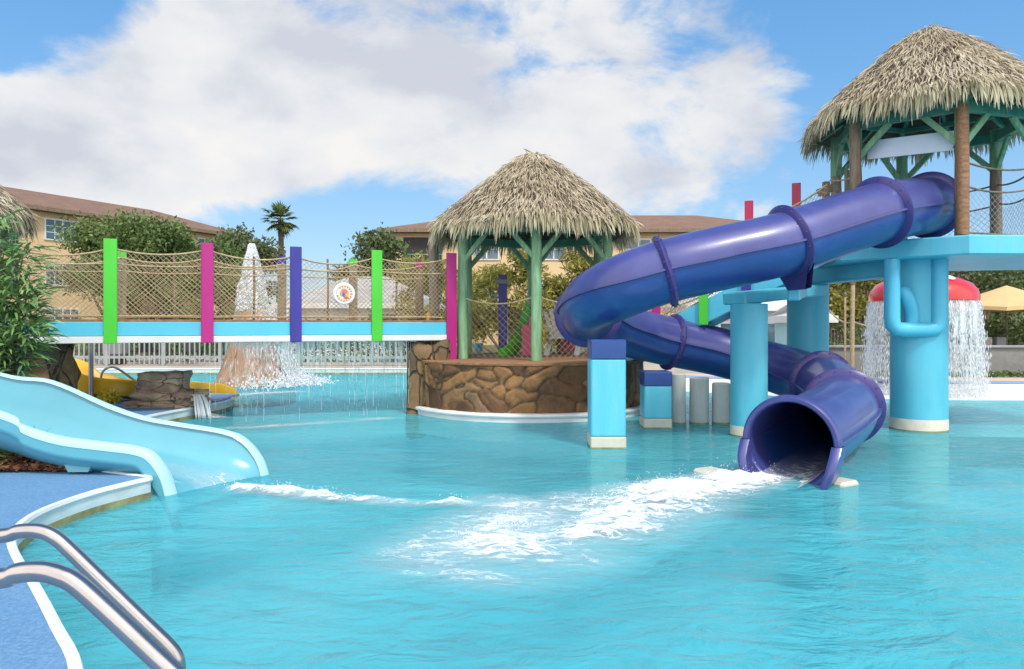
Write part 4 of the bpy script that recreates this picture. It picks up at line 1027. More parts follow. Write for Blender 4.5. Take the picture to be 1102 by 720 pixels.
def blade_plant(name, base, n, L, W, seed, label, cat='plant', mat='leaf_sh', upright=.7, group=None, stems=None, arch=.5):
    """arching strap leaves from one crown, or along several stems"""
    rg = np.random.default_rng(seed); t = empty(name, base, label, cat, group); base = Vector(base)
    V = []; Fq = []
    def leaf(p, d, L_, W_):
        d = Vector(d).normalized(); sd = d.cross(Vector((0,0,1))); sd = sd.normalized() if sd.length > 1e-3 else Vector((1,0,0))
        tw = rg.uniform(-.8,.8); sd = sd*math.cos(tw)+sd.cross(d)*math.sin(tw)
        o = len(V); q = Vector(p); dd = d.copy()
        for j, ww in enumerate((.25,.9,1.0,.65,.04)):
            V.append(q-sd*W_*ww/2); V.append(q+sd*W_*ww/2)
            dd = (dd+Vector((0,0,-arch*.22*(j+1)/2))).normalized(); q = q+dd*L_/4
        for j in range(4): Fq.append((o+2*j,o+2*j+1,o+2*j+3,o+2*j+2))
    if stems:
        sm = MB()
        for (dx, dy, hh) in stems:
            pts = [base+Vector((dx*.2*(i/6)**1.0+dx*(i/6)**1.6, dy*(i/6)**1.6, hh*i/6))+Vector((rg.normal(0,.015),rg.normal(0,.015),0)) for i in range(7)]
            sm.tube(pts, [.022*(1-.7*i/6) for i in range(7)], 6)
            m_ = int(n/len(stems))
            for j in range(m_):
                f = (.48 if n > 2000 else .12)+(.52 if n > 2000 else .88)*rg.uniform(0,1)**.8; kk = f*6; i0 = min(5,int(kk)); p = pts[i0].lerp(pts[i0+1], kk-i0)
                a = rg.uniform(0,2*PI); tw_ = rg.uniform(.03,.26); off = Vector((math.cos(a),math.sin(a),rg.uniform(-.1,.6)))*tw_*(1.25-f*.5)
                leaf(p+off, (math.cos(a)+rg.normal(0,.3),math.sin(a)+rg.normal(0,.3),rg.uniform(-.3,1.1)*upright), L*rg.uniform(.6,1.3), W*rg.uniform(.7,1.25))
        sm.build('stem', M['bark'], t, smooth=True)
    else:
        for j in range(n):
            a = rg.uniform(0,2*PI); e = rg.uniform(.15,1)
            leaf(base+Vector((rg.normal(0,.03),rg.normal(0,.03),0)), (math.cos(a)*(1-upright*e),math.sin(a)*(1-upright*e),upright*e+.1), L*rg.uniform(.6,1.2), W*rg.uniform(.7,1.2))
    np_mesh('leaves', [tuple(v) for v in V], Fq, M[mat], t)
    return t
blade_plant('leafy_shrub', (-5.72,8.45,.24), 2600, .22, .030, 11, 'tall leafy green shrub in front of the left thatched hut', 'shrub', upright=.9,
            stems=[(-.55,.0,2.2),(-.3,.1,2.5),(-.05,-.1,2.45),(.12,.05,2.15),(.2,.0,1.75),(-.75,.1,1.9),(.02,.1,1.5),(-.2,-.1,1.2),(.22,-.05,1.25),(-.42,-.05,1.6)], arch=.7)
blade_plant('bed_plant', (-4.62,6.98,.24), 60, .34, .030, 12, 'tuft of strap leaves beneath the flume closest to its support fin', group='strap leaf tufts under the flume')
blade_plant('bed_plant', (-4.95,7.05,.24), 70, .38, .032, 13, 'tuft of strap leaves beneath the flume at the frame edge', group='strap leaf tufts under the flume')
blade_plant('bed_plant', (-5.5,6.98,.24), 70, .42, .032, 14, 'tuft of strap leaves farther up the flume beyond the frame edge', group='strap leaf tufts under the flume')

# ================================================================== near hand rails
def handrail(pts, label, r=.0215):
    t = empty('pool_handrail', (pts[0][0],pts[0][1],DZ), label, 'handrail', 'steel handrails at the pool steps')
    P = catmull([Vector(p) for p in pts], 8); mb = MB(); mb.tube(P, r, 20); mb.build('rail', M['steel'], t, smooth=True)
    mb = MB(); f = Vector(pts[0]); mb.lathe([(.05,0),(.05,.008),(.032,.02),(r+.002,.022)], (f.x,f.y,DZ), 24); mb.build('floor_flange', M['steel'], t, smooth=True)
d1 = 2.30; q = [at(-2,577,d1), at(20,572,d1), at(41,571.5,d1), at(57,577,d1), at(73,590,d1), at(110,626,d1), at(150,665,d1), at(178,692,d1), at(189,706,d1), at(192,722,d1)]
e = q[0]+Vector((-.55,0,-.03)); last = q[-1]
handrail([(e.x,e.y,DZ), (e.x,e.y,.55), (e.x+.02,e.y,.70), (e.x+.10,e.y,.79), (e.x+.28,e.y,.835)]+q+[(last.x+.005,last.y,.30),(last.x+.005,last.y,-.45)], 'steel handrail tube farther from the viewer, arching over the pool steps', .0225)
d2 = 1.72; q = [at(-4,623,d2), at(20,616.5,d2), at(44,615,d2), at(64,619.5,d2), at(84,630,d2), at(125,667,d2), at(165,705,d2), at(195,733,d2), at(206,748,d2)]
e = q[0]+Vector((-.45,0,-.03)); last = q[-1]
handrail([(e.x,e.y,DZ), (e.x,e.y,.60), (e.x+.02,e.y,.78), (e.x+.10,e.y,.87), (e.x+.24,e.y,.905)]+q+[(last.x+.01,last.y,.45),(last.x+.01,last.y,-.45)], 'steel handrail tube closest to the viewer at the bottom corner', .0235)

# ================================================================== left side: rocks, yellow slide, pole, rails
def rocks(name, label, items, mat, cat='rocks'):
    c = items[0][0]; t = empty(name, (c[0],c[1],DZ), label, cat)
    for k, (c, r, sd) in enumerate(items):
        mb = MB(); mb.blob(c, r, 14, .30, 1.9, seed=sd, flat=.55); mb.build('boulder', M[mat], t, smooth='all')
    return t
d = 12.4
def wp(px, py, d): return tuple(at(px,py,d))
rocks('rock_waterfall', 'stacked brown rock outcrop with a small waterfall at the pool edge',
      [(wp(178,438,12.3),(.62,.40,.12),1),(wp(176,428,12.3),(.44,.36,.14),2),(wp(176,412,12.35),(.36,.34,.19),3),(wp(203,428,12.25),(.26,.3,.13),4),(wp(160,414,12.4),(.16,.25,.14),6),(wp(212,433,12.1),(.18,.2,.08),5)], 'rock2')
mb = MB(); rgp = random.Random(2)
for k in range(26):
    x = rgp.uniform(-.07,.07); a = at(214,424,12.0)+Vector((x,rgp.uniform(-.05,.05),0)); 
    mb.tube([a+Vector((-.06,0,0)), a+Vector((.02,-.04,-.02)), a+Vector((.07+x*.3,-.08,-.12)), a+Vector((.11+x*.5,-.10,-.30)), a+Vector((.12+x*.6,-.10,-.40))], [.006,.010,.012,.014,.006], 5)
tag(mb.build('small_waterfall', M['spray'], smooth='all'), 'thin white water spilling from the brown rocks', 'waterfall', kind='stuff')
rocks('rock_abutment', 'brown boulder under the shrub end of the footbridge', [(wp(50,392,11.0),(.30,.40,.50),21),(wp(28,398,11.3),(.30,.36,.42),23),(wp(60,405,11.4),(.20,.26,.22),25)], 'abut')
mb = MB(); p0 = at(232,429,13.3); mb.box((p0.x-.12,13.5,DZ+.02), (.60,1.0,.05), bev=.015); 
tag(mb.build('stepping_slab', paint('pale_blue_slab', (.45,.58,.72), .6, .06, 2, .003)), 'pale blue slab jutting into the pool beside the rocks', 'slab')
ys = empty('yellow_slide', (-7,13.4,DZ), 'small yellow open slide curving down behind the brown rocks', 'water slide')
yp = [Vector(wp(58,386,13.0)), Vector(wp(80,392,12.95)), Vector(wp(102,404,12.95)), Vector(wp(135,409,13.1)), Vector(wp(165,411,13.5)), Vector(wp(200,412,14.2)), Vector(wp(228,413,14.7)), Vector(wp(246,419,15.0))]
yc = catmull(yp, 6); mb = MB(); rows = []
for k, p in enumerate(yc):
    t = (yc[min(k+1,len(yc)-1)]-yc[max(k-1,0)]); t.z = 0; t.normalize(); s_ = Vector((t.y,-t.x,0)); sc_ = lerp(1.0,.75,k/len(yc))
    w = .30*sc_; hh = .32*sc_
    prof = [(-w-.05,-hh*.9),(-w-.07,-.02),(-w-.04,.02),(-w,.0),(-w*.9,-hh*.45),(-w*.6,-hh*.8),(0,-hh*.92),(w*.6,-hh*.8),(w*.9,-hh*.45),(w,0),(w+.04,.02),(w+.07,-.02),(w+.05,-hh*.9),(0,-hh*1.15)]
    rows.append([p+s_*x+Vector((0,0,z)) for x, z in prof])
mb.grid(rows, closed=True); mb.build('chute', M['yellow'], ys, smooth=60)
mb = MB(); 
for px, py in ((74,402),(125,420),(185,420)):
    p = at(px,py,13.5); mb.lathe([(.09,-.1),(.09,max(.2,p.z-.05))], (p.x,13.6,0), 12)
mb.build('leg', M['yellow'], ys, smooth=True)
t = empty('metal_pole', (at(98,400,12.6).x,12.6,DZ), 'grey metal pole behind the flume beneath the bridge', 'pole'); x = at(98,400,12.6).x
mb = MB(); mb.tube([(x,12.6,DZ),(x,12.6,1.35)], .038, 12); mb.build('shaft', M['pole'], t, smooth=True)
mb = MB(); mb.lathe([(.09,0),(.09,.012),(.05,.03)], (x,12.6,DZ), 16); mb.build('base_plate', M['pole'], t, smooth=True)
t = empty('arched_handrail', (at(109,425,12.8).x,12.8,DZ), 'thin grey arched handrail beside the yellow slide', 'handrail')
mb = MB(); mb.tube(catmull([wp(108.5,431,12.8),wp(108.5,412,12.8),wp(110,401,12.8),wp(117,395.5,12.85),wp(126,396.5,12.95),wp(140,406,13.1),wp(152,415,13.3),wp(156,425,13.4)],5), .020, 10); mb.build('rail', M['pole'], t, smooth=True)
def flower_bush(px, py, d, r, seed, label):
    c = at(px,py,d); t = empty('flowering_bush', (c.x,c.y,DZ), label, 'bush', 'yellow flowering bushes by the yellow slide')
    V, Fq = leaves([((c.x,c.y,c.z),(r,r,r*.8)),((c.x+r*.6,c.y,c.z-r*.2),(r*.6,r*.6,r*.6))], 420, .07, 1.6, seed, .5); np_mesh('foliage', V, Fq, M['flower'], t)
    mb = MB()
    for k in range(4): mb.tube([(c.x+.02*k,c.y,DZ-.05),(c.x+(k-1.5)*.07,c.y,c.z)], .008, 5)
    mb.build('stem', M['bark'], t)
flower_bush(94,424,12.9,.18,1,'yellow flowering bush left of the grey pole'); flower_bush(116,428,12.7,.18,2,'yellow flowering bush at the foot of the arched handrail')

# ================================================================== volcano fountain
vx, vy = at(271,400,19.0).x, 19.0
vo = empty('volcano_fountain', (vx,vy,0), 'cone of streaked orange brown rock with white water jetting from its top', 'fountain')
mb = MB(); rows = []
for k in range(25):
    s = k/24; z = -.5+2.42*s; r0 = lerp(1.06,.37,max(0,(z+.1)/2.0)**.62 if z > -.1 else 0)
    rows.append([Vector((vx+r0*(1+.10*noise.noise(Vector((math.cos(a)*3,math.sin(a)*3,z*.8)))+.05*noise.noise(Vector((math.cos(a)*9,math.sin(a)*9,z*1.5))))*math.cos(a), vy+r0*(1+.10*noise.noise(Vector((math.cos(a)*3,math.sin(a)*3,z*.8))))*math.sin(a), z)) for a in [2*PI*j/72 for j in range(72)]])
mb.grid(rows, closed=True); top = rows[-1]; mb.add([Vector((vx,vy,1.8))]+top, [(0,1+j,1+(j+1)%72) for j in range(72)])
m, nt, b = new_mat('lava_rock'); L = nt.links; tc = nd(nt,'ShaderNodeTexCoord'); mp = nd(nt,'ShaderNodeMapping'); mp.inputs['Scale'].default_value = (5.5,5.5,.42); L.new(tc.outputs['Object'], mp.inputs[0])
n1 = nd(nt,'ShaderNodeTexNoise', i_Scale=2.2, i_Detail=7.0, i_Roughness=.65, i_Distortion=.5); L.new(mp.outputs[0], n1.inputs['Vector'])
r = ramp(nt, [(.28,(.05,.022,.012)), (.40,(.24,.17,.12)), (.475,(.44,.18,.055)), (.52,(.27,.20,.15)), (.62,(.46,.40,.33)), (.76,(.66,.60,.53))]); L.new(n1.outputs['Fac'], r.inputs[0]); L.new(r.outputs[0], b.inputs['Base Color']); b.inputs['Roughness'].default_value = .45
bp_n = nd(nt,'ShaderNodeBump', i_Strength=1.0, i_Distance=.06); L.new(n1.outputs['Fac'], bp_n.inputs['Height']); L.new(bp_n.outputs[0], b.inputs['Normal'])
mb.build('rock_cone', m, vo, smooth='all')
rg = np.random.default_rng(9)
# jet: a broken column of spray, widening as it falls back
k = 15000; hgt = rg.uniform(0,1,k)**1.1; z = 1.85+1.72*hgt; wd = (.06+.36*(1-hgt)**.75)*rg.uniform(.1,1,k)**.5
a = rg.uniform(0,2*PI,k); lump = np.array([noise.noise(Vector((math.cos(x)*2,math.sin(x)*2,y*3))) for x,y in zip(a,z)]); wd *= (1+.35*lump)
P = np.stack([vx+wd*np.cos(a), vy+wd*np.sin(a), z],1); V, Fq = droplets(P, rg.uniform(.006,.022,k)*(1-.35*hgt), 2.6)
# falling off the rim over the rock
k2 = 8000; a = rg.uniform(-PI,PI,k2); f = rg.uniform(0,1,k2); right = (np.cos(a-.2)+1.2)/2.2; keep = rg.uniform(0,1,k2) < right**6
a, f = a[keep], f[keep]; rr_ = .42+.62*f**.7; P2 = np.stack([vx+rr_*np.cos(a)*1.12, vy+rr_*np.sin(a)*1.12, 1.9-1.9*f],1)+rg.normal(0,.05,(len(a),3)); V2, F2 = droplets(P2, rg.uniform(.003,.010,len(a)), 8.0)
k3 = 2200; a = rg.normal(.0,.6,k3); q = np.abs(rg.normal(0,.35,k3)); P3 = np.stack([vx+(1.12+q)*np.cos(a), vy+(1.12+q)*np.sin(a), np.abs(rg.normal(0,.14,k3))*np.exp(-q)+.0],1); V3, F3 = droplets(P3, rg.uniform(.01,.03,k3), 1.2)
VV = np.concatenate([V,V2,V3]); FF = np.concatenate([Fq, F2+len(V), F3+len(V)+len(V2)])
core = MB(); rows = []
for i_ in range(31):
    h_ = i_/30; r_ = (.09+.29*(1-h_)**.75)*.92 if h_ < 1 else .01
    rows.append([Vector((vx+r_*(1+.30*noise.noise(Vector((math.cos(a)*2.2,math.sin(a)*2.2,h_*6)))+.22*noise.noise(Vector((math.cos(a)*6,math.sin(a)*6,h_*9))))*math.cos(a), vy+r_*(1+.30*noise.noise(Vector((math.cos(a)*2.2,math.sin(a)*2.2,h_*6)))+.22*noise.noise(Vector((math.cos(a)*6,math.sin(a)*6,h_*9))))*math.sin(a), 1.9+1.60*h_)) for a in [2*PI*j/48 for j in range(48)]])
core.grid(rows, closed=True); tag(core.build('fountain_jet', M['spray'], smooth='all'), 'solid white core of the water jet on the volcano rock', 'water jet', kind='stuff')
tag(np_mesh('fountain_spray', VV, FF, M['spray']), 'white frothing water jet above the volcano rock', 'water spray', kind='stuff')

# ================================================================== red mushroom fountain
mx_, my_ = at(993,330,16.2).x, 16.2; rmu = 1.07; mz = H-(324-HY)/F*my_
mu = empty('mushroom_fountain', (mx_,my_,0), 'red domed mushroom fountain shedding a curtain of water behind the tower column', 'fountain')
mb = MB(); mb.lathe([(rmu-.04,mz-.02),(rmu,mz),(rmu,mz+.10),(rmu*.97,mz+.22),(rmu*.87,mz+.36),(rmu*.68,mz+.47),(rmu*.42,mz+.54),(.06,mz+.57)], (mx_,my_,0), 56); mb.build('cap', M['red'], mu, smooth=True)
mb = MB()
for a in range(0,360,45):
    c = Vector((mx_+rmu*.70*math.cos(R(a+11)), my_+rmu*.70*math.sin(R(a+11)), mz+.465)); n_ = Vector((math.cos(R(a+11))*.55, math.sin(R(a+11))*.55, 1)).normalized()
    u_ = n_.cross(Vector((0,0,1))).normalized(); v_ = n_.cross(u_); mb.add([c+n_*.012+(u_*math.cos(2*PI*j/16)+v_*math.sin(2*PI*j/16))*.12 for j in range(16)], [tuple(range(16))])
mb.build('spot', M['white'], mu)
mb = MB(); mb.lathe([(.16,-.6),(.13,mz+.1)], (mx_,my_,0), 20); mb.build('stalk', M['white'], mu, smooth=True)
k = 9000; a = rg.uniform(0,2*PI,k); f = rg.uniform(0,1,k)**.85; clump = np.array([noise.noise(Vector((math.cos(x)*7,math.sin(x)*7,y*1.5))) for x,y in zip(a,f)])
ok = (clump > -.25) | (f < .35); a, f = a[ok], f[ok]; rr_ = rmu-.03+.10*np.sqrt(f)+rg.normal(0,.02,len(a))*(1+3*f)
P = np.stack([mx_+rr_*np.cos(a), my_+rr_*np.sin(a), mz*(1-f)],1); V, Fq = droplets(P, rg.uniform(.003,.009,len(a)), 8.0)
k3 = 3000; a = rg.uniform(0,2*PI,k3); q = rg.normal(0,.16,k3); P3 = np.stack([mx_+(1.12+q)*np.cos(a), my_+(1.12+q)*np.sin(a), np.abs(rg.normal(0,.10,k3))],1); V3, F3 = droplets(P3, rg.uniform(.004,.012,k3), 1.2)
tag(np_mesh('water_curtain', np.concatenate([V,V3]), np.concatenate([Fq,F3+len(V)]), M['spray']), 'broken white water falling from the mushroom rim', 'water spray', kind='stuff')

def curtain(name, label, fn, nu, nv, dens, closed=False):
    V_ = []; A_ = []
    for i in range(nv+1):
        for j in range(nu+1): V_.append(fn(j/nu, i/nv)); A_.append(dens(j/nu, i/nv))
    F_ = [(i*(nu+1)+j, i*(nu+1)+j+1, (i+1)*(nu+1)+j+1, (i+1)*(nu+1)+j) for i in range(nv) for j in range(nu)]
    o = np_mesh(name, V_, F_, M['curtain'], attr=A_); o.data.polygons.foreach_set('use_smooth', [True]*len(o.data.polygons)); tag(o, label, 'water spray', kind='stuff')
def _mush(rad0, ph):
    def f(u, v):
        a = 2*PI*u; r_ = rad0+.10*math.sqrt(v)+.03*noise.noise(Vector((math.cos(a)*5,math.sin(a)*5,ph+v)))
        return (mx_+r_*math.cos(a), my_+r_*math.sin(a), mz*(1-v)+.01)
    return f
curtain('falling_sheet', 'translucent sheet of water hanging from the mushroom rim', _mush(rmu-.03,1), 120, 14, lambda u, v: .22-.26*v+.16*noise.noise(Vector((math.cos(2*PI*u)*3,math.sin(2*PI*u)*3,v))))
curtain('falling_sheet', 'inner broken sheet of water under the mushroom cap', _mush(rmu-.10,4), 120, 14, lambda u, v: .12-.22*v)
def _brid(off, ph):
    def f(u, v):
        p = B0+BS*(1.3+2.7*u)+BW*off; w_ = .03*noise.noise(Vector((u*14,v*2,ph))); return (p.x+w_, p.y+w_*2, 1.24-1.2*v)
    return f
curtain('falling_sheet', 'thin streaked sheet of water falling from the near side of the footbridge', _brid(.10,1), 90, 14, lambda u, v: .20-.42*v**.7)
curtain('falling_sheet', 'thin streaked sheet of water falling from the middle of the footbridge', _brid(.55,5), 90, 14, lambda u, v: .20-.42*v**.7)
def _vol(u, v):
    a = R(-75+120*u); r_ = .46+.70*v**.75+.05*noise.noise(Vector((u*6,v*2,3))); return (vx+r_*math.cos(a), vy+r_*math.sin(a), 1.88*(1-v)+.02)
curtain('falling_sheet', 'sheet of water running down the right flank of the volcano rock', _vol, 50, 16, lambda u, v: .05+.12*(1-abs(2*u-1)))
# drizzle from the bridge underside
mb = MB(); rgp = random.Random(6)
for k in range(230):
    s = rgp.uniform(.9,4.0) if k < 110 else rgp.uniform(1.95,3.95); p = B0+BS*s; 
    if k % 3: p = p+BW*.5
    z = 1.23
    while z > .05:
        L_ = rgp.uniform(.05,.30)
        if k >= 110 and z < .30+.6*rgp.random(): break
        if rgp.random() < .6: mb.tube([p+Vector((0,0,z)), p+Vector((.004,0,max(.01,z-L_)))], rgp.uniform(.0010,.0034), 3, cap=False)
        z -= L_+rgp.uniform(.02,.2)
tag(mb.build('bridge_drizzle', M['spray']), 'thin streaks of water dripping from the footbridge', 'water spray', kind='stuff')

# ================================================================== foam on the pool
def foam_patch(name, ctr, widths, dens, label, res=.02, hgt=.10, seed=1, drops=800, peaks=.12):
    C_ = catmull([Vector((*c,0)) for c in ctr], 14); W_ = [v.x for v in catmull([Vector((w,0,0)) for w in widths],14)]; D_ = [v.x for v in catmull([Vector((w,0,0)) for w in dens],14)]
    ln = [0]
    for a, b in zip(C_[:-1], C_[1:]): ln.append(ln[-1]+(b-a).length)
    L_ = ln[-1]; nu = int(L_/res); wmax = max(W_); nv = int(2*wmax/res)
    V = []; A = []; idx = np.interp(np.linspace(0,L_,nu+1), ln, np.arange(len(C_)))
    pk = []
    for i in range(nu+1):
        x = idx[i]; i0 = min(len(C_)-2, int(x)); f = x-i0; p = C_[i0].lerp(C_[i0+1], f); t = (C_[min(i0+2,len(C_)-1)]-C_[max(i0-1,0)]).normalized(); s_ = Vector((t.y,-t.x,0))
        w = lerp(W_[i0],W_[i0+1],f); dn = lerp(D_[i0],D_[i0+1],f); ends = min(1, i/(nu*.05+1), (nu-i)/(nu*.10+1))
        for j in range(nv+1):
            v = -1+2*j/nv; q = p+s_*v*wmax; e = abs(v*wmax)/w
            prof_ = max(0, 1-e**1.7)
            n1 = noise.noise(Vector((q.x*1.7,q.y*2.3,seed))); n2 = noise.noise(Vector((q.x*7,q.y*8,seed+3))); n3 = noise.noise(Vector((q.x*19,q.y*21,seed+7)))
            dd = dn*(prof_*(1+.55*n1))*ends
            h = max(0, dd*(.6+.75*n1+.6*n2+.25*n3))*hgt
            V.append((q.x,q.y,.006+h)); A.append(-.30+dd*1.05-(1.0 if prof_ <= 0 else 0))
            if dd > .72 and random.random() < .05: pk.append((q.x,q.y,h,dd))
    Fq = [(i*(nv+1)+j, i*(nv+1)+j+1, (i+1)*(nv+1)+j+1, (i+1)*(nv+1)+j) for i in range(nu) for j in range(nv)]
    A = np.array(A); Fq = np.array(Fq); keep = A[Fq].max(1) > -.28; Fq = Fq[keep]
    used = np.unique(Fq); mp_ = np.full(len(V), -1); mp_[used] = np.arange(len(used))
    o = np_mesh(name, np.array(V)[used], mp_[Fq], M['foam'], attr=A[used]); o.data.polygons.foreach_set('use_smooth', [True]*len(o.data.polygons))
    tag(o, label, 'foam', kind='stuff')
    rg = np.random.default_rng(seed)
    if pk and drops:
        pk = np.array(pk); sel = pk[rg.integers(0,len(pk),drops)]; z = sel[:,2]+np.abs(rg.normal(0,peaks,drops))*sel[:,3]
        P = np.stack([sel[:,0]+rg.normal(0,.05,drops), sel[:,1]+rg.normal(0,.05,drops), z],1); V3, F3 = droplets(P, rg.uniform(.002,.0055,drops)*(1-.4*np.clip(z*3,0,1)), 1.3)
        tag(np_mesh('flying_drops', V3, F3, M['spray']), label.replace('foam','spray drops above the foam'), 'water spray', kind='stuff')
def wz(px, py): d = 1200/(py-HY); return ((px-CX)/F*d, d)
foam_patch('splash_foam', [wz(838,509),wz(800,517),wz(750,527),wz(690,543),wz(630,560),wz(570,578),wz(510,598),wz(455,620),wz(420,640)], [.38,.50,.70,.90,1.05,1.12,1.05,.85,.65], [1.15,1.18,1.06,.92,.84,.80,.72,.62,.50], 'broad lacy foam streaming from the tube slide outlet', .018, .055, 2, 900, .05)
foam_patch('splash_foam', [wz(236,527),wz(262,527),wz(300,531),wz(350,536),wz(400,540),wz(450,543),wz(500,544),wz(530,545)], [.16,.20,.22,.20,.18,.17,.15,.10], [1.05,1.15,1.08,.98,.90,.84,.72,.55], 'narrow foam trail running from the pale blue flume outlet', .014, .07, 5, 260, .02)
foam_patch('splash_foam', [wz(505,548),wz(530,540),wz(560,552),wz(545,572),wz(520,590),wz(490,610)], [.25,.34,.42,.42,.40,.3], [.55,.68,.66,.64,.58,.45], 'loose foam tongues where the two streams meet', .018, .07, 8, 150, .04)
foam_patch('ripple_foam', [wz(230,462),wz(280,460),wz(340,456),wz(400,452),wz(440,449)], [.22,.26,.28,.26,.2], [.48,.56,.54,.5,.44], 'faint foam streak under the footbridge', .04, .03, 11, 0)
foam_patch('ripple_foam', [wz(238,428),wz(265,425),wz(300,423),wz(335,421)], [.35,.4,.4,.35], [.6,.75,.7,.5], 'foam streak beyond the bridge near the volcano fountain', .05, .04, 13, 0)
foam_patch('ripple_foam', [wz(212,447),wz(222,449),wz(236,450),wz(250,449)], [.2,.25,.25,.2], [.8,.9,.7,.5], 'white churn below the small rock waterfall', .03, .05, 15, 80, .03)
# ================================================================== things on and behind the island
def island_rail():
    t = empty('island_rail', (.4,14.9,IZ), 'rope and netting rail around the back of the stone island', 'rope fence')
    vs = [Vector((GC[0]+1.62*math.cos(R(a)), GC[1]+1.62*math.sin(R(a)), 0)) for a in (200,150,110,90,70,30,-10)]
    for a, b in zip(vs[:-1], vs[1:]):
        nb_ = MB(); net_bay(nb_, a+Vector((0,0,IZ+.06)), b+Vector((0,0,IZ+.06)), a+Vector((0,0,IZ+.95)), b+Vector((0,0,IZ+.95)), .09, .085); nb_.build('net', M['rope'], t)
        rp = MB(); rp.tube(sag(a+Vector((0,0,IZ+.96)), b+Vector((0,0,IZ+.96)), .09), .016, 6); rp.build('rope', M['rope'], t, smooth='all'); rp = MB(); rp.tube([a+Vector((0,0,IZ+.05)), b+Vector((0,0,IZ+.05))], .014, 6); rp.build('rope', M['rope'], t, smooth='all')
    for k, (a, c) in enumerate(zip(vs, ('wood','wood_grey','wood','wood_red','wood','wood_grey','wood'))):
        mb = MB(); mb.bar(a+Vector((0,0,IZ)), a+Vector((0,0,IZ+1.1)), .09, .06, up=Vector((0,1,0)), bev=.006); mb.build('post', M[c], t)
island_rail()
# front rope of the island rail between the gazebo posts
tt = empty('front_rope', (.4,12.4,IZ), 'single drooping rope between the front gazebo posts on the island', 'rope')
mb = MB(); vv = [Vector((GC[0]+1.45*math.cos(R(a)), GC[1]+1.45*math.sin(R(a)), 0)) for a in (-150,-90,-30)]
q = sag(vv[0]+Vector((0,0,1.98)), vv[1]+Vector((0,0,1.98)), .12)+sag(vv[1]+Vector((0,0,1.98)), vv[2]+Vector((0,0,1.98)), .12)[1:]
mb.tube(q, .014, 6); mb.build('strand', M['rope'], tt, smooth='all')
for a, b in zip(vv[:-1], vv[1:]):
    nb_ = MB(); net_bay(nb_, a+Vector((0,0,IZ+.06)), b+Vector((0,0,IZ+.06)), a+Vector((0,0,1.97)), b+Vector((0,0,1.97)), .12, .085, .005); nb_.build('net', M['rope'], tt)
t = empty('indigo_post', (at(541,350,14.6).x,14.6,IZ), 'indigo post with grey collar standing inside the island gazebo', 'post'); x = at(541,350,14.6).x
mb = MB(); mb.bar((x,14.6,IZ), (x,14.6,H-(296-HY)/F*14.6), .17, .10, up=(0,1,0), bev=.008); mb.build('shaft', M['indigo'], t)
mb = MB(); mb.box((x-.01,14.6,H-(303-HY)/F*14.6), (.22,.14,.09), bev=.01); mb.build('collar', M['grey'], t)
t = empty('white_pole', (at(549,380,14.9).x,14.9,IZ), 'thin leaning white pole beside the indigo post', 'pole')
mb = MB(); mb.tube([at(549,388,14.9), at(546,352,14.9), at(544,315,14.9)], .022, 8); mb.build('shaft', M['white'], t, smooth=True)
mb = MB(); mb.lathe([(.07,-.03),(.07,.01),(.03,.025)], at(549,388,14.9), 14); mb.build('foot', M['white'], t, smooth=True)
# lime toddler slide with pink sides
t = empty('toddler_slide', (at(560,380,15.2).x,15.2,IZ), 'lime green toddler slide with a pink side panel on the island', 'toy slide')
cpts = catmull([Vector(wp(571,330,15.0)), Vector(wp(566,345,14.9)), Vector(wp(559,366,14.7)), Vector(wp(550,379,14.5)), Vector(wp(541,384,14.4))],6); mb = MB(); rows = []
for k, p in enumerate(cpts):
    s_ = Vector((.25,.97,0)); rows.append([p+s_*x+Vector((0,0,z)) for x, z in ((-.34,-.08),(-.35,.15),(-.30,.15),(-.28,0),(.28,0),(.30,.15),(.35,.15),(.34,-.08))])
mb.grid(rows, closed=True); mb.build('chute', M['lime'], t, smooth=50)
mb = MB(); a = at(570,350,14.6); mb.prism([(a.x-.16,14.36),(a.x+.20,14.36),(a.x+.20,14.41),(a.x-.16,14.41)], IZ+.02, IZ+.62); mb.prism([(a.x-.02,14.361),(a.x+.20,14.361),(a.x+.20,14.409),(a.x-.02,14.409)], IZ+.62, IZ+.78); mb.build('side_panel', M['pink'], t)
# white fan-backed chair
def fan_chair(c, rz, label, group=None):
    t = empty('fan_back_chair', c, label, 'chair', group); c = Vector(c); Rz = Matrix.Rotation(rz,3,'Z')
    def q(x, y, z): return c+Rz@Vector((x,y,z))
    mb = MB()
    for k in range(7):
        x = (k-3)*.085; top = .98-.03*abs(k-3)**1.5; mb.bar(q(x*.75,.22,.34), q(x*1.25,.45,top), .072, .022, up=Rz@Vector((0,1,0)), bev=.004)
    mb.build('backrest', M['white'], t)
    mb = MB()
    for k in range(5): mb.bar(q(-.27,-.24+.11*k,.40-.018*k), q(.27,-.24+.11*k,.40-.018*k), .09, .022, bev=.004)
    mb.build('seat', M['white'], t)
    for s in (-1,1):
        mb = MB(); mb.bar(q(s*.31,-.32,.58), q(s*.31,.34,.56), .12, .025, bev=.004); mb.build('armrest', M['white'], t)
        mb = MB(); mb.bar(q(s*.31,-.28,0), q(s*.31,-.28,.57), .08, .03, bev=.004); mb.build('leg', M['white'], t)
        mb = MB(); mb.bar(q(s*.29,-.25,.36), q(s*.29,.48,.0), .1, .03, bev=.004); mb.build('leg', M['white'], t)
    return t
fan_chair((at(607,388,14.75).x,14.75,IZ+.03), R(170), 'white fan backed chair on the island beside the purple tube')
mb = MB(); c = at(612,376,15.4)
t = empty('pink_pool_float', (c.x,15.4,IZ), 'pink patterned storage bin beside the white chair', 'bin')
mb.box((c.x,15.4,IZ+.20), (.42,.3,.36), bev=.05); mb.build('body', M['pink'], t); mb = MB(); mb.box((c.x,15.4,IZ+.395), (.46,.34,.03), bev=.012); mb.build('lid', M['red'], t)
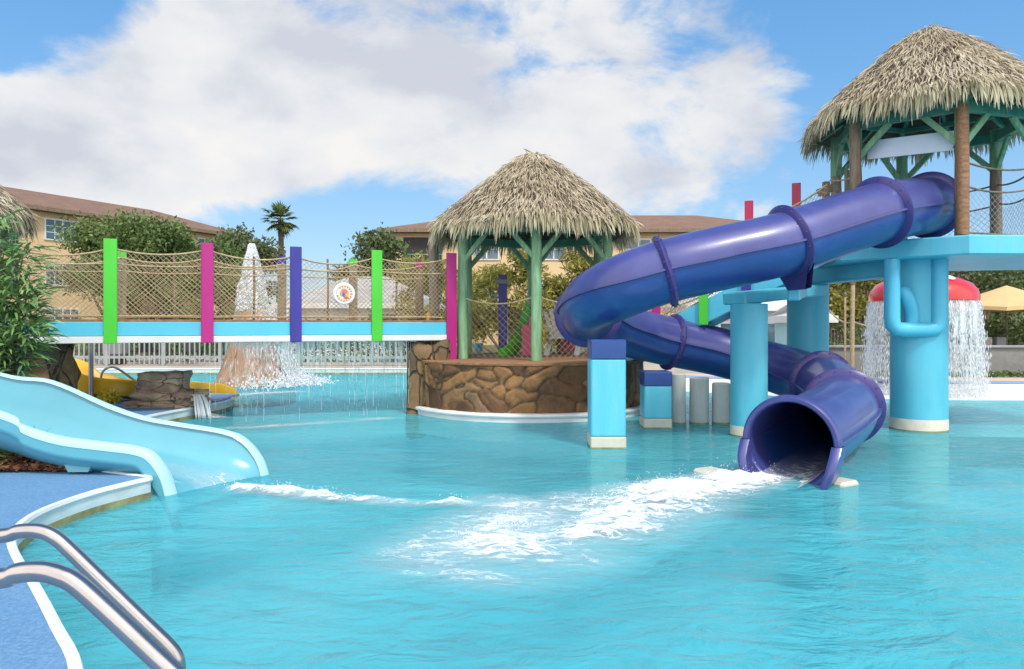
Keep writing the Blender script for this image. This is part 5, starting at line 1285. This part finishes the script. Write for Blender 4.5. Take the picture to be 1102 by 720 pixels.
t.name = 'storage_bin'
c = at(515,382,15.0)
t = empty('toy_bucket', (c.x,15.0,IZ), 'small blue and yellow toy bucket behind the island netting', 'bucket')
mb = MB(); mb.lathe([(.07,.0),(.10,.22),(.092,.22),(.064,.015)], (c.x,15.0,IZ+.03), 18, capt=False); mb.build('body', M['cyan_d'], t, smooth=True); mb = MB(); mb.tube([Vector((c.x+.10*math.cos(a),15.0,IZ+.25+.10*math.sin(a))) for a in [PI*i/8 for i in range(9)]], .008, 5); mb.build('handle', M['yellow'], t, smooth=True)
# yellow bits lying on the bridge deck
c = at(461,340,13.3); t = empty('yellow_kickboard', (c.x,13.3,1.5), 'yellow kickboards lying at the island end of the bridge', 'kickboard')
mb = MB(); mb.box((c.x-.35,13.2,1.53), (.5,.3,.05), Matrix.Rotation(R(12),3,'Z'), bev=.02); mb.box((c.x,13.35,1.62), (.07,.12,.22), bev=.02); mb.build('board', M['yellow'], t)

# ================================================================== far pool side
M['fence'] = paint('fence_white', (.30,.32,.32), .6, .1, 3, .002, 30)
M['fence_g'] = paint('fence_grey_green', (.26,.36,.36), .6, .25, 3, .002, 30)
def picket(x0, x1, y, label, h=1.15, gap=.165, pw=.042, mt='fence'):
    t = empty('picket_fence', ((x0+x1)/2,y,DZ), label, 'fence', 'white picket fences beyond the pool'); mb = MB(); x = x0
    while x < x1:
        mb.box((x,y,DZ+.06+h/2), (pw,.02,h)); mb.add([(x-pw/2,y-.01,DZ+.06+h),(x+pw/2,y-.01,DZ+.06+h),(x,y-.01,DZ+.12+h),(x-pw/2,y+.01,DZ+.06+h),(x+pw/2,y+.01,DZ+.06+h),(x,y+.01,DZ+.12+h)], [(0,1,2),(5,4,3),(1,4,5,2),(0,2,5,3)]); x += gap
    mb.build('pickets', M[mt], t); mb = MB()
    for z in (.28,.95): mb.bar((x0,y+.03,DZ+z), (x1,y+.03,DZ+z), .04, .085)
    mb.build('rail', M[mt], t)
    n = max(1, round((x1-x0)/2.2))
    for k in range(n+1):
        xx = lerp(x0,x1,k/n); mb = MB(); mb.box((xx,y+.06,DZ+.66), (.11,.11,1.32), bev=.01); mb.lathe([(.075,1.32),(.075,1.34),(.01,1.40)], (xx,y+.06,DZ), 4); mb.build('post', M[mt], t)
picket(-15.2,-9.6,24.4,'white picket fence behind the yellow slide with patio chairs behind it')
picket(-9.3,-2.2,24.2,'grey green picket fence behind the volcano fountain reaching the stone island', 1.15, .19, .06, 'fence_g')
def patio_chair(c, rz, label):
    t = empty('patio_chair', c, label, 'chair', 'dark patio chairs behind the white fence'); c = Vector(c); Rz = Matrix.Rotation(rz,3,'Z')
    q = lambda x, y, z: c+Rz@Vector((x,y,z))
    mb = MB(); mb.bar(q(-.25,0,.43), q(.25,0,.43), .48, .04, bev=.01); mb.build('seat', M['dark'], t)
    mb = MB(); mb.bar(q(0,.24,.46), q(0,.34,.95), .48, .03, up=Rz@Vector((0,1,0)), bev=.01); mb.build('backrest', M['dark'], t)
    for x in (-.23,.23):
        for y in (-.21,.21): mb = MB(); mb.bar(q(x,y,0), q(x,y,.43), .03, .03); mb.build('leg', M['grey'], t)
for k, (px, rz, lb) in enumerate(((112,30,'dark patio chair left of the grey covered grill'),(150,-20,'dark patio chair right of the grey covered grill'),(165,160,'dark patio chair in mid row behind the fence'),(178,40,'dark patio chair beside the fence end'),(205,10,'dark patio chair behind the pale fence near the volcano'))):
    patio_chair((at(px,380,25.6).x,25.6,DZ), R(rz), lb)
t = empty('covered_grill', (at(124,380,25.3).x,25.3,DZ), 'square grey covered grill on the far patio', 'grill'); x = at(124,380,25.3).x
mb = MB(); mb.box((x,25.3,DZ+.66), (.66,.55,.70), bev=.06); mb.build('cover', M['grey'], t)
mb = MB(); mb.box((x,25.3,DZ+.16), (.56,.45,.32), bev=.02); mb.build('cart', M['dark'], t)
# low pavilion with grey roof behind the bridge
def hip_house(name, label, cat, x0, x1, y0, y1, z_e, z_r, wall, roofm, over=.5, windows=(), group=None, ridge_in=None, base=DZ):
    t = empty(name, ((x0+x1)/2,(y0+y1)/2,base), label, cat, group); mb = MB(); mb.prism([(x0,y0),(x1,y0),(x1,y1),(x0,y1)], base, z_e); mb.build('wall', M[wall], t)
    e0, e1, f0, f1 = x0-over, x1+over, y0-over, y1+over; hy = (f1-f0)/2; ri = ridge_in if ridge_in is not None else hy
    A = [Vector((e0,f0,z_e)),Vector((e1,f0,z_e)),Vector((e1,f1,z_e)),Vector((e0,f1,z_e)),Vector((e0+ri,(f0+f1)/2,z_r)),Vector((e1-ri,(f0+f1)/2,z_r))]
    B = [v-Vector((0,0,.16)) for v in A[:4]]
    mb = MB(); mb.add(A, [(0,1,5,4),(1,2,5),(2,3,4,5),(3,0,4)]); mb.add(A[:4]+B, [(0,4,5,1),(1,5,6,2),(2,6,7,3),(3,7,4,0),(7,6,5,4)]); mb.build('roof', M[roofm], t)
    mb = MB()
    for a, b in ((0,1),(1,2),(2,3),(3,0)): mb.bar(A[a]-Vector((0,0,.075)), A[b]-Vector((0,0,.075)), .07, .20)
    mb.build('fascia', M['wood'] if roofm == 'shingle' else M['white'], t)
    for (xc, zc, w, h, kind) in windows:
        mb = MB(); mb.box((xc,y0-.03,zc), (w+.16,.10,h+.16)); fo = mb.build('window', M['white'] if kind != 'dark' else M[wall], t)
        mb = MB(); mb.box((xc,y0-.06,zc), (w,.06,h)); mb.build('pane', M['glass'] if kind != 'dark' else M['dark'], fo)
        if kind == 'grid':
            mb = MB()
            for k in range(1,4): mb.box((xc-w/2+w*k/4,y0-.10,zc), (.05,.03,h))
            for k in range(1,3): mb.box((xc,y0-.10,zc-h/2+h*k/3), (w,.03,.05))
            mb.build('muntins', M['white'], fo)
    return t
hip_house('pool_pavilion', 'low white pavilion with grey roof seen through the bridge netting', 'pavilion', -9.0,-3.4,30,34, 2.35,3.6,'white','shingle_g',.5,[(-5.2,1.5,1.2,.9,'g')])
hip_house('pool_cabin', 'low cream pool cabin with grey windows behind the blue columns', 'cabin', 6.2,9.7,25,28, 2.15,3.0,'white','white',.4,[(7.35,1.1,.7,.9,'g'),(8.75,1.1,1.0,.9,'g')])
hip_house('pool_cabin', 'small white gabled shed just right of the rear blue column', 'shed', 8.2,9.15,21.5,23.2, 1.75,2.15,'flume_rim','white',.18,[(8.6,1.15,.4,.4,'g')])
# grey retaining wall on the right and its planting strip
t = empty('retaining_wall', (14,19.6,DZ), 'long grey concrete retaining wall behind the splash beach', 'wall'); mb = MB()
mb.box((15.2,19.6,DZ+.37), (14.8,.3,.74), bev=.01); mb.build('panel', M['conc_grey'], t); mb = MB(); mb.box((15.2,19.58,DZ+.77), (14.9,.40,.06), bev=.012); mb.build('cap', M['grey'], t)
rg = np.random.default_rng(4); k = 2600; P = np.stack([rg.uniform(8.2,19,k), rg.uniform(18.7,19.4,k), DZ+rg.uniform(0,.14,k)],1); V, Fq = leaves([((x,19.1,DZ+.05),(.5,.3,.12)) for x in np.arange(8.2,18,.6)], 3000, .09, 1.8, 5); o = np_mesh('ground_cover', V, Fq, M['leaf_dk']); tag(o, 'low dark ground cover along the grey wall', 'ground cover', kind='stuff')
def hedge(label, x0, x1, y, z1, mat, n, size, seed, depth=.9, z0=DZ):
    t = empty('hedge', ((x0+x1)/2,y,z0), label, 'hedge', 'hedges behind the pool'); bl = []; x = x0
    while x <= x1+.01: bl.append(((x,y,z0+(z1-z0)*.5),(.75,depth,(z1-z0)*.56))); x += .8
    V, Fq = leaves(bl, n, size, 1.8, seed, .45); np_mesh('foliage', V, Fq, M[mat], t)
    x = x0
    while x <= x1: mb = MB(); mb.tube([(x,y,z0-.05),(x+.05,y,z0+(z1-z0)*.6)], [.04,.02], 6); x += 1.6; mb.build('stem', M['bark'], t)
    return t
hedge('dark clipped hedge standing behind the grey retaining wall', 9.75,20,21.6,1.72,'leaf_dk',7500,.10,2)
hedge('dark hedge behind the white picket fence under the bridge', -15.5,-2,27.0,1.75,'leaf_dk',9000,.13,3)
# bamboo torches with a rope
t = empty('torch_pole', (at(916,400,18.6).x,18.6,DZ), 'taller of two tan bamboo torch poles by the retaining wall', 'pole', 'bamboo torch poles'); x = at(917,400,18.6).x
mb = MB(); mb.tube([(x,18.6,DZ),(x+.01,18.6,1.5),(x+.02,18.6,2.55)], .05, 10); mb.build('shaft', M['rope'], t, smooth=True); mb = MB(); mb.lathe([(.05,0),(.09,.12),(.085,.2),(.03,.24)], (x+.02,18.6,2.5), 12); mb.build('torch_head', M['wood'], t, smooth=True)
t = empty('torch_pole', (at(909,400,18.7).x,18.7,DZ), 'shorter of two tan bamboo torch poles by the retaining wall', 'pole', 'bamboo torch poles'); x2 = at(909.5,400,18.7).x
mb = MB(); mb.tube([(x2,18.7,DZ),(x2,18.7,2.25)], .028, 8); mb.build('shaft', M['rope'], t, smooth=True); mb = MB(); mb.lathe([(.028,0),(.05,.08),(.02,.14)], (x2,18.7,2.2), 10); mb.build('torch_head', M['wood'], t, smooth=True)
t = empty('sagging_rope', (10,19,1.3), 'yellowish rope sagging from the white shed to the torch poles', 'rope'); mb = MB(); mb.tube(sag(at(893,334,21), (x,18.6,H-(347-HY)/F*18.6), .12), .022, 6); mb.tube(sag((x,18.6,1.60), at(948,352,18.6), .04), .022, 6); mb.build('strand', M['rope'], t, smooth='all')
# tan parasol at the right edge
px_, pd = 13.9, 20.9
t = empty('tan_parasol', (px_,pd,DZ), 'wide tan canvas parasol at the right edge above the grey wall', 'parasol'); mb = MB(); n = 8; top = Vector((px_,pd,2.62)); rim = [Vector((px_+1.75*math.cos(2*PI*k/n+.2), pd+1.75*math.sin(2*PI*k/n+.2), 1.98)) for k in range(n)]
vs = [top]; fs = []
for k in range(n):
    a, b = rim[k], rim[(k+1)%n]; m_ = (a+b)/2+Vector((0,0,.05)); q = top.lerp(m_,.5)-Vector((0,0,.03)); vs += [a, m_]
for k in range(2*n): fs.append((0, 1+k, 1+(k+1)%(2*n)))
mb.add(vs, fs); rimv = vs[1:]; mb.grid([rimv, [v-Vector((0,0,.10)) for v in rimv]], closed=True); mb.build('canopy', M['canvas'], t)
mb = MB(); mb.tube([(px_,pd,DZ),(px_,pd,2.6)], .03, 10); mb.build('pole', M['wood'], t, smooth=True)
mb = MB()
for a in rim: mb.bar(top-Vector((0,0,.06)), a-Vector((0,0,.03)), .02, .03)
mb.build('ribs', M['wood'], t)
mb = MB(); mb.lathe([(.3,0),(.3,.05),(.06,.10)], (px_,pd,DZ), 20); mb.build('base', M['grey'], t, smooth=True)
# planting pots in front of the wall, at the frame edge
for k, (px, lb) in enumerate(((1060,'pale planter box on the terrace under the parasol left end'),(1075,'dark planter box on the terrace under the parasol'))):
    x = at(px,360,20.6).x; t = empty('planter_box', (x,20.6,DZ), lb, 'planter', 'planters under the tan parasol'); mb = MB(); mb.box((x,20.6,DZ+.5), (.26,.26,1.0), bev=.02); mb.build('box', M['deck_tan'] if k == 0 else M['grey'], t); V, Fq = leaves([((x,20.6,DZ+1.12),(.2,.2,.2))], 160, .09, 1.8, 30+k); np_mesh('foliage', V, Fq, M['leaf_md'], t)

# ================================================================== buildings
def oblique_block(name, label, p, ang, L_, W_, z_e, z_r, wall, over=.7, group='tan resort buildings'):
    """block whose facade runs from p along angle ang; depth W_ to the left of that direction"""
    u = Vector((math.cos(ang), math.sin(ang), 0)); v = Vector((-u.y,u.x,0)); p = Vector((*p,0))
    t = empty(name, p+u*L_/2+v*W_/2+Vector((0,0,DZ)), label, 'building', group)
    P = lambda a, b, z: p+u*a+v*b+Vector((0,0,z))
    mb = MB(); mb.prism([P(0,0,0)[:2],P(L_,0,0)[:2],P(L_,W_,0)[:2],P(0,W_,0)[:2]], DZ, z_e); mb.build('wall', M[wall], t)
    A = [P(-over,-over,z_e),P(L_+over,-over,z_e),P(L_+over,W_+over,z_e),P(-over,W_+over,z_e),P(W_/2,W_/2,z_r),P(L_-W_/2,W_/2,z_r)]
    B = [q-Vector((0,0,.2)) for q in A[:4]]; mb = MB(); mb.add(A, [(0,1,5,4),(1,2,5),(2,3,4,5),(3,0,4)]); mb.add(A[:4]+B, [(0,4,5,1),(1,5,6,2),(2,6,7,3),(3,7,4,0),(7,6,5,4)]); mb.build('roof', M['shingle'], t)
    mb = MB()
    for a, b in ((0,1),(1,2),(2,3),(3,0)): mb.bar(A[a]-Vector((0,0,.10)), A[b]-Vector((0,0,.10)), .08, .24)
    mb.build('fascia', M['wood'], t)
    def win(a, z, w, h, dark=False, rows_=3, cols=4):
        mb = MB(); c = P(a,-.02,z); mb.bar(c-u*(w/2+.1), c+u*(w/2+.1), .12, h+.2); fo = mb.build('window', M['white'], t)
        mb = MB(); c = P(a,-.05,z); mb.bar(c-u*(w/2), c+u*(w/2), .10, h); mb.build('pane', M['glass'], fo); mb = MB()
        for k in range(1,cols): c = P(a-w/2+w*k/cols,-.11,z); mb.bar(c-Vector((0,0,h/2)), c+Vector((0,0,h/2)), .09 if k == cols//2 else .045, .03, up=v)
        for k in range(1,rows_): c = P(a,-.112,z-h/2+h*k/rows_); mb.bar(c-u*w/2, c+u*w/2, .03, .045)
        mb.build('muntins', M['white'], fo)
    def balc(a, w, z0, z1):
        mb = MB(); c = P(a,-.02,(z0+z1)/2); mb.bar(c-u*w/2, c+u*w/2, .10, z1-z0); o = mb.build('balcony', M['dark'], t)
        mb = MB(); 
        for zz in (z0+.05,z0+1.0): c = P(a,-.10,zz); mb.bar(c-u*w/2, c+u*w/2, .06, .07)
        k = 0
        while k*.16 < w: c = P(a-w/2+k*.16,-.10,z0+.05); mb.bar(c, c+Vector((0,0,.95)), .03, .03); k += 1
        mb.build('railing', M['green_beam'] if wall == 'tan_wall' else M['wood'], o)
    return t, win, balc
ang = math.atan2(.90,.44)
lb, win, balc = oblique_block('resort_building', 'tan three storey resort building with brown hip roof behind the left trees', (-28.55-.44*11,44.4-.90*11), ang, 27, 9, 8.55, 10.3, 'tan_wall')
for z in (7.35,4.6,1.9):
    for a in (12.7,17.4,24,31): win(a, z, 2.0, 1.15)
    for a in (8.8,20.7,27.5): balc(a, 2.6, z-1.35, z+.75)
rb, win2, balc2 = oblique_block('resort_building', 'tan resort building with brown roof and dark balcony behind the middle gazebo', (-8.2,50), 0, 27.5, 11, 7.9, 9.7, 'tan_wall')
for z in (6.55,3.7):
    balc2(2.2, 2.6, z-1.3, z+.85); 
    for a in (6.5,11,16.7,21,25): win2(a, z+.05, 1.5, 1.25, cols=2, rows_=2)
fb, win3, balc3 = oblique_block('resort_building', 'dark brown building with open galleries behind the red mushroom fountain', (14.2,37), R(-4), 22, 9, 4.6, 6.2, 'brown_wall')
for a in (3,7,11,15,19): balc3(a, 2.8, 2.7, 4.1); balc3(a, 2.8, .3, 2.0)

# ================================================================== trees
tree('oak_tree', (-16.6,33.5,DZ), 6.6, 3.2, M['leaf_dk'], 'dense dark oak tree closest to the left tan building', n=16000, size=.18, seed=1, group='oak trees behind the bridge', crown_lo=.12, nb=13)
tree('oak_tree', (-15.0,35.5,DZ), 6.2, 2.9, M['leaf_dk'], 'dense oak tree directly behind the magenta bridge post', n=15000, size=.18, seed=2, group='oak trees behind the bridge', crown_lo=.12, nb=12)
tree('oak_tree', (-20.0,37.5,DZ), 7.0, 3.0, M['leaf_dk'], 'oak tree whose crown rises highest against the brown roof', n=13000, size=.19, seed=3, group='oak trees behind the bridge', crown_lo=.15, nb=11)
tree('oak_tree', (-15.6,43.0,DZ), 7.2, 3.0, M['leaf_md'], 'loose crowned tree rising behind the white fountain jet', n=10000, size=.23, seed=4, group='oak trees behind the bridge', crown_lo=.2, nb=11, airy=.7)
tree('oak_tree', (-17.6,46.0,DZ), 6.9, 2.6, M['leaf_md'], 'lower tree filling the gap between the oaks and the fountain jet', n=5000, size=.28, seed=5, group='oak trees behind the bridge', crown_lo=.2, nb=9, airy=.7)
tree('loose_tree', (-6.6,40.0,DZ), 6.6, 3.1, M['leaf_md'], 'airy tree with gaps in front of the right tan building', n=5200, size=.25, seed=6, group='loose trees behind the bridge', crown_lo=.25, nb=12, airy=.8)
tree('loose_tree', (-9.2,43.5,DZ), 5.4, 2.4, M['leaf_md'], 'lower thin tree left of the airy tree', n=3600, size=.25, seed=7, group='loose trees behind the bridge', crown_lo=.3, nb=9, airy=.8)
tree('loose_tree', (-4.4,37.0,DZ), 4.6, 2.4, M['leaf_dk'], 'bushy low tree below the dark balcony left of the gazebo', n=4800, size=.22, seed=8, group='loose trees behind the bridge', crown_lo=.1, nb=10)
tree('bamboo_clump', (-.2,24.5,DZ), 4.4, 2.0, M['leaf_yl'], 'golden green bamboo clump seen through the island gazebo', 'bamboo', n=6500, size=.26, seed=9, group='golden bamboo behind the island', crown_lo=.08, nb=13, asp=4.5, trunk_r=.07)
tree('bamboo_clump', (2.2,25.5,DZ), 4.3, 1.9, M['leaf_yl'], 'golden bamboo clump right of the central gazebo post', 'bamboo', n=6000, size=.26, seed=10, group='golden bamboo behind the island', crown_lo=.08, nb=12, asp=4.5, trunk_r=.07)
tree('bamboo_clump', (-3.0,27.5,DZ), 4.2, 2.0, M['leaf_yl'], 'golden bamboo clump at the island end of the bridge', 'bamboo', n=4500, size=.26, seed=15, group='golden bamboo behind the island', crown_lo=.08, nb=11, asp=4.5, trunk_r=.07)
tree('garden_tree', (12.6,27.0,DZ), 3.6, 2.0, M['leaf_yl'], 'bright green bushy tree left of the red mushroom', n=5200, size=.17, seed=11, group='bushy trees behind the grey wall', crown_lo=.15, nb=11)
tree('garden_tree', (17.6,28.0,DZ), 3.7, 2.1, M['leaf_md'], 'green bushy tree between the red mushroom and the tan parasol', n=5200, size=.18, seed=12, group='bushy trees behind the grey wall', crown_lo=.15, nb=11)
tree('garden_tree', (20.6,30.0,DZ), 4.9, 2.4, M['leaf_dk'], 'darker tree above the tan parasol at the right edge', n=5200, size=.2, seed=13, group='bushy trees behind the grey wall', crown_lo=.15, nb=11)
tree('garden_tree', (10.0,30.0,DZ), 2.9, 1.6, M['leaf_dk'], 'low bushy tree just above the white shed', n=3000, size=.18, seed=14, group='bushy trees behind the grey wall', crown_lo=.1, nb=8)
# fan palm
pb = at(302,350,45); t = empty('fan_palm', (pb.x,45,DZ), 'tall fan palm standing alone against the blue sky', 'palm tree')
ctop = Vector((pb.x,45,H-(236-HY)/F*45)); mb = MB(); mb.tube([(pb.x-.25,45,DZ),(pb.x-.1,45,3),(pb.x+.05,45,5.5),tuple(ctop)], [.24,.17,.15,.17], 10); mb.build('trunk', M['bark'], t, smooth=True)
rg = np.random.default_rng(21); V = []; Fq = []
for k in range(44):
    a = rg.uniform(0,2*PI); el = rg.uniform(-.75,1.25); d = Vector((math.cos(a)*math.cos(el), math.sin(a)*math.cos(el), math.sin(el))); st = rg.uniform(.35,.75); c = ctop+d*st
    sd = d.cross(Vector((0,0,1))).normalized(); up = sd.cross(d)
    o = len(V); V += [ctop-sd*.02, ctop+sd*.02, c+sd*.02, c-sd*.02]; Fq.append((o,o+1,o+2,o+3))
    for j in range(13):
        b_ = (j-6)/6*1.35; dd = d*math.cos(b_)+sd*math.sin(b_); L_ = rg.uniform(.55,.85)*(1-.25*abs(b_)); tip = c+dd*L_-Vector((0,0,.16*L_)); m_ = c+dd*L_*.55; pw_ = dd.cross(up).normalized()*.045; o = len(V)
        V += [c, m_-pw_, tip, m_+pw_]; Fq.append((o,o+1,o+2,o+3))
np_mesh('fronds', [tuple(v) for v in V], Fq, M['leaf_palm'], t)
# ================================================================== sky, sun, camera
SUN_EL, SUN_AZ = R(54), R(152)      # azimuth clockwise from +Y: behind the viewer's right shoulder
w = bpy.data.worlds.new('World'); scene.world = w; w.use_nodes = True
nt = w.node_tree; L = nt.links; bg = nt.nodes['Background']
sky = nd(nt, 'ShaderNodeTexSky'); sky.sky_type = 'NISHITA'; sky.sun_disc = False; sky.sun_elevation = SUN_EL; sky.sun_rotation = SUN_AZ
sky.air_density = 1.0; sky.dust_density = .25; sky.ozone_density = 2.5; sky.altitude = 0
tc = nd(nt, 'ShaderNodeTexCoord'); dirv = tc.outputs['Generated']
sp = nd(nt, 'ShaderNodeSeparateXYZ'); L.new(dirv, sp.inputs[0])
def blob(px, py, r, sx=1.0):
    c = Vector(((px-CX)/F, 1, -(py-HY)/F)).normalized()
    d = nd(nt, 'ShaderNodeVectorMath', operation='SUBTRACT'); L.new(dirv, d.inputs[0]); d.inputs[1].default_value = c
    s = nd(nt, 'ShaderNodeVectorMath', operation='MULTIPLY'); L.new(d.outputs[0], s.inputs[0]); s.inputs[1].default_value = (1/(r*sx),1/(r*sx),1/r)
    ln = nd(nt, 'ShaderNodeVectorMath', operation='LENGTH'); L.new(s.outputs[0], ln.inputs[0])
    m = nd(nt, 'ShaderNodeMapRange', interpolation_type='SMOOTHSTEP'); L.new(ln.outputs['Value'], m.inputs[0]); m.inputs[1].default_value = 0; m.inputs[2].default_value = 1; m.inputs[3].default_value = 1; m.inputs[4].default_value = 0
    return m.outputs[0]
def acc(items, op='ADD'):
    out = items[0]
    for x in items[1:]:
        a = nd(nt, 'ShaderNodeMath', operation=op); L.new(out, a.inputs[0]); L.new(x, a.inputs[1]); out = a.outputs[0]
    return out
def scaled(x, k):
    a = nd(nt, 'ShaderNodeMath', operation='MULTIPLY'); L.new(x, a.inputs[0]); a.inputs[1].default_value = k; return a.outputs[0]
bias = acc([scaled(blob(470,80,.42,1.5), .27), scaled(blob(150,150,.20,1.25), .32), scaled(blob(330,160,.17,1.8), .20), scaled(blob(20,190,.16,1.3), .26), scaled(blob(800,115,.14,1.3), .28), scaled(blob(620,190,.14,1.6), .20),
            scaled(blob(225,15,.11,1.2), .25), scaled(blob(20,110,.06,1), .14),
            scaled(blob(90,45,.13,1.4), -.13), scaled(blob(225,72,.06,1.1), -.12), scaled(blob(400,250,.11,2.2), -.56), scaled(blob(610,265,.10,2.0), -.2), scaled(blob(970,120,.30,1.0), -.20), scaled(blob(735,65,.05,1.6), -.18)])
mp = nd(nt, 'ShaderNodeMapping'); mp.inputs['Scale'].default_value = (1,1,1.7); mp.inputs['Location'].default_value = (1.3,.4,2.2); L.new(dirv, mp.inputs[0])
n1 = nd(nt, 'ShaderNodeTexNoise', i_Scale=5.2, i_Detail=10.0, i_Roughness=.60, i_Distortion=.25); L.new(mp.outputs[0], n1.inputs['Vector'])
back = nd(nt, 'ShaderNodeMapRange', interpolation_type='SMOOTHSTEP'); L.new(sp.outputs[1], back.inputs[0]); back.inputs[1].default_value = .25; back.inputs[2].default_value = -.35   # unseen bright cloud bank behind the viewer, added as frontal fill
dens = acc([n1.outputs['Fac'], bias, scaled(back.outputs[0], .45)])
cov = nd(nt, 'ShaderNodeMapRange', interpolation_type='SMOOTHSTEP'); L.new(dens, cov.inputs[0]); cov.inputs[1].default_value = .55; cov.inputs[2].default_value = .77
# shading inside the cloud: bright tops, lavender grey bellies
mp2 = nd(nt, 'ShaderNodeMapping'); mp2.inputs['Scale'].default_value = (1,1,1.9); mp2.inputs['Location'].default_value = (1.3,.4,2.13); L.new(dirv, mp2.inputs[0])
n2 = nd(nt, 'ShaderNodeTexNoise', i_Scale=4.2, i_Detail=6.0, i_Roughness=.5, i_Distortion=.25); L.new(mp2.outputs[0], n2.inputs['Vector'])
n3 = nd(nt, 'ShaderNodeTexNoise', i_Scale=7.0, i_Detail=5.0); L.new(mp.outputs[0], n3.inputs['Vector'])
shade = acc([scaled(n2.outputs['Fac'], .9), scaled(n3.outputs['Fac'], .5)])
cr = ramp(nt, [(.56,(.97,.96,.95)), (.69,(.86,.875,.91)), (.83,(.66,.70,.79))]); L.new(shade, cr.inputs[0])
el = ramp(nt, [(0,(.40,.66,.89)), (.12,(.30,.58,.88)), (.30,(.15,.44,.84)), (.6,(.06,.28,.70))]); L.new(sp.outputs[2], el.inputs[0])
es_ = nd(nt, 'ShaderNodeVectorMath', operation='SCALE'); L.new(el.outputs[0], es_.inputs[0]); es_.inputs['Scale'].default_value = 1/(.15*1.45)
skyc = nd(nt, 'ShaderNodeMix', data_type='RGBA'); skyc.inputs['Factor'].default_value = .75; L.new(sky.outputs[0], skyc.inputs[6]); L.new(es_.outputs[0], skyc.inputs[7])
cl = nd(nt, 'ShaderNodeMix', data_type='RGBA', blend_type='MULTIPLY'); cl.inputs['Factor'].default_value = 1.0; L.new(cr.outputs[0], cl.inputs[6]); CLOUD = 4.5; cb = nd(nt, 'ShaderNodeMath', operation='MULTIPLY_ADD'); L.new(back.outputs[0], cb.inputs[0]); cb.inputs[1].default_value = CLOUD*1.3; cb.inputs[2].default_value = CLOUD; cmb = nd(nt, 'ShaderNodeCombineXYZ'); [L.new(cb.outputs[0], cmb.inputs[q]) for q in range(3)]; L.new(cmb.outputs[0], cl.inputs[7])  # clouds behind the viewer made brighter for the added fill light
mx = nd(nt, 'ShaderNodeMix', data_type='RGBA'); L.new(cov.outputs[0], mx.inputs['Factor']); L.new(skyc.outputs[2], mx.inputs[6]); L.new(cl.outputs[2], mx.inputs[7])
L.new(mx.outputs[2], bg.inputs['Color']); bg.inputs['Strength'].default_value = .15
sl = bpy.data.lights.new('sun', 'SUN'); sl.energy = 2.1; sl.angle = R(8.0); sl.color = (1,.95,.87)
so = bpy.data.objects.new('sun', sl); COL.objects.link(so)
sdir = Vector((math.sin(SUN_AZ)*math.cos(SUN_EL), math.cos(SUN_AZ)*math.cos(SUN_EL), math.sin(SUN_EL)))
so.rotation_euler = sdir.to_track_quat('Z', 'Y').to_euler(); so.location = sdir*60
cam = bpy.data.cameras.new('camera'); cam.sensor_width = 36; cam.lens = 36*F/1102; cam.shift_y = -10/1102; cam.clip_end = 3000; cam.clip_start = .05
co_ = bpy.data.objects.new('camera', cam); COL.objects.link(co_); co_.location = (0,0,H); co_.rotation_euler = (R(90),0,0); scene.camera = co_
vs_ = scene.view_settings; vs_.view_transform = 'Standard'; vs_.look = 'None'; vs_.exposure = .5; vs_.gamma = 1; vs_.use_curve_mapping = False
scene.cycles.max_bounces = 8; scene.cycles.transparent_max_bounces = 12; scene.cycles.use_denoising = True
for o in bpy.data.objects:
    if '_o' in o: del o['_o']
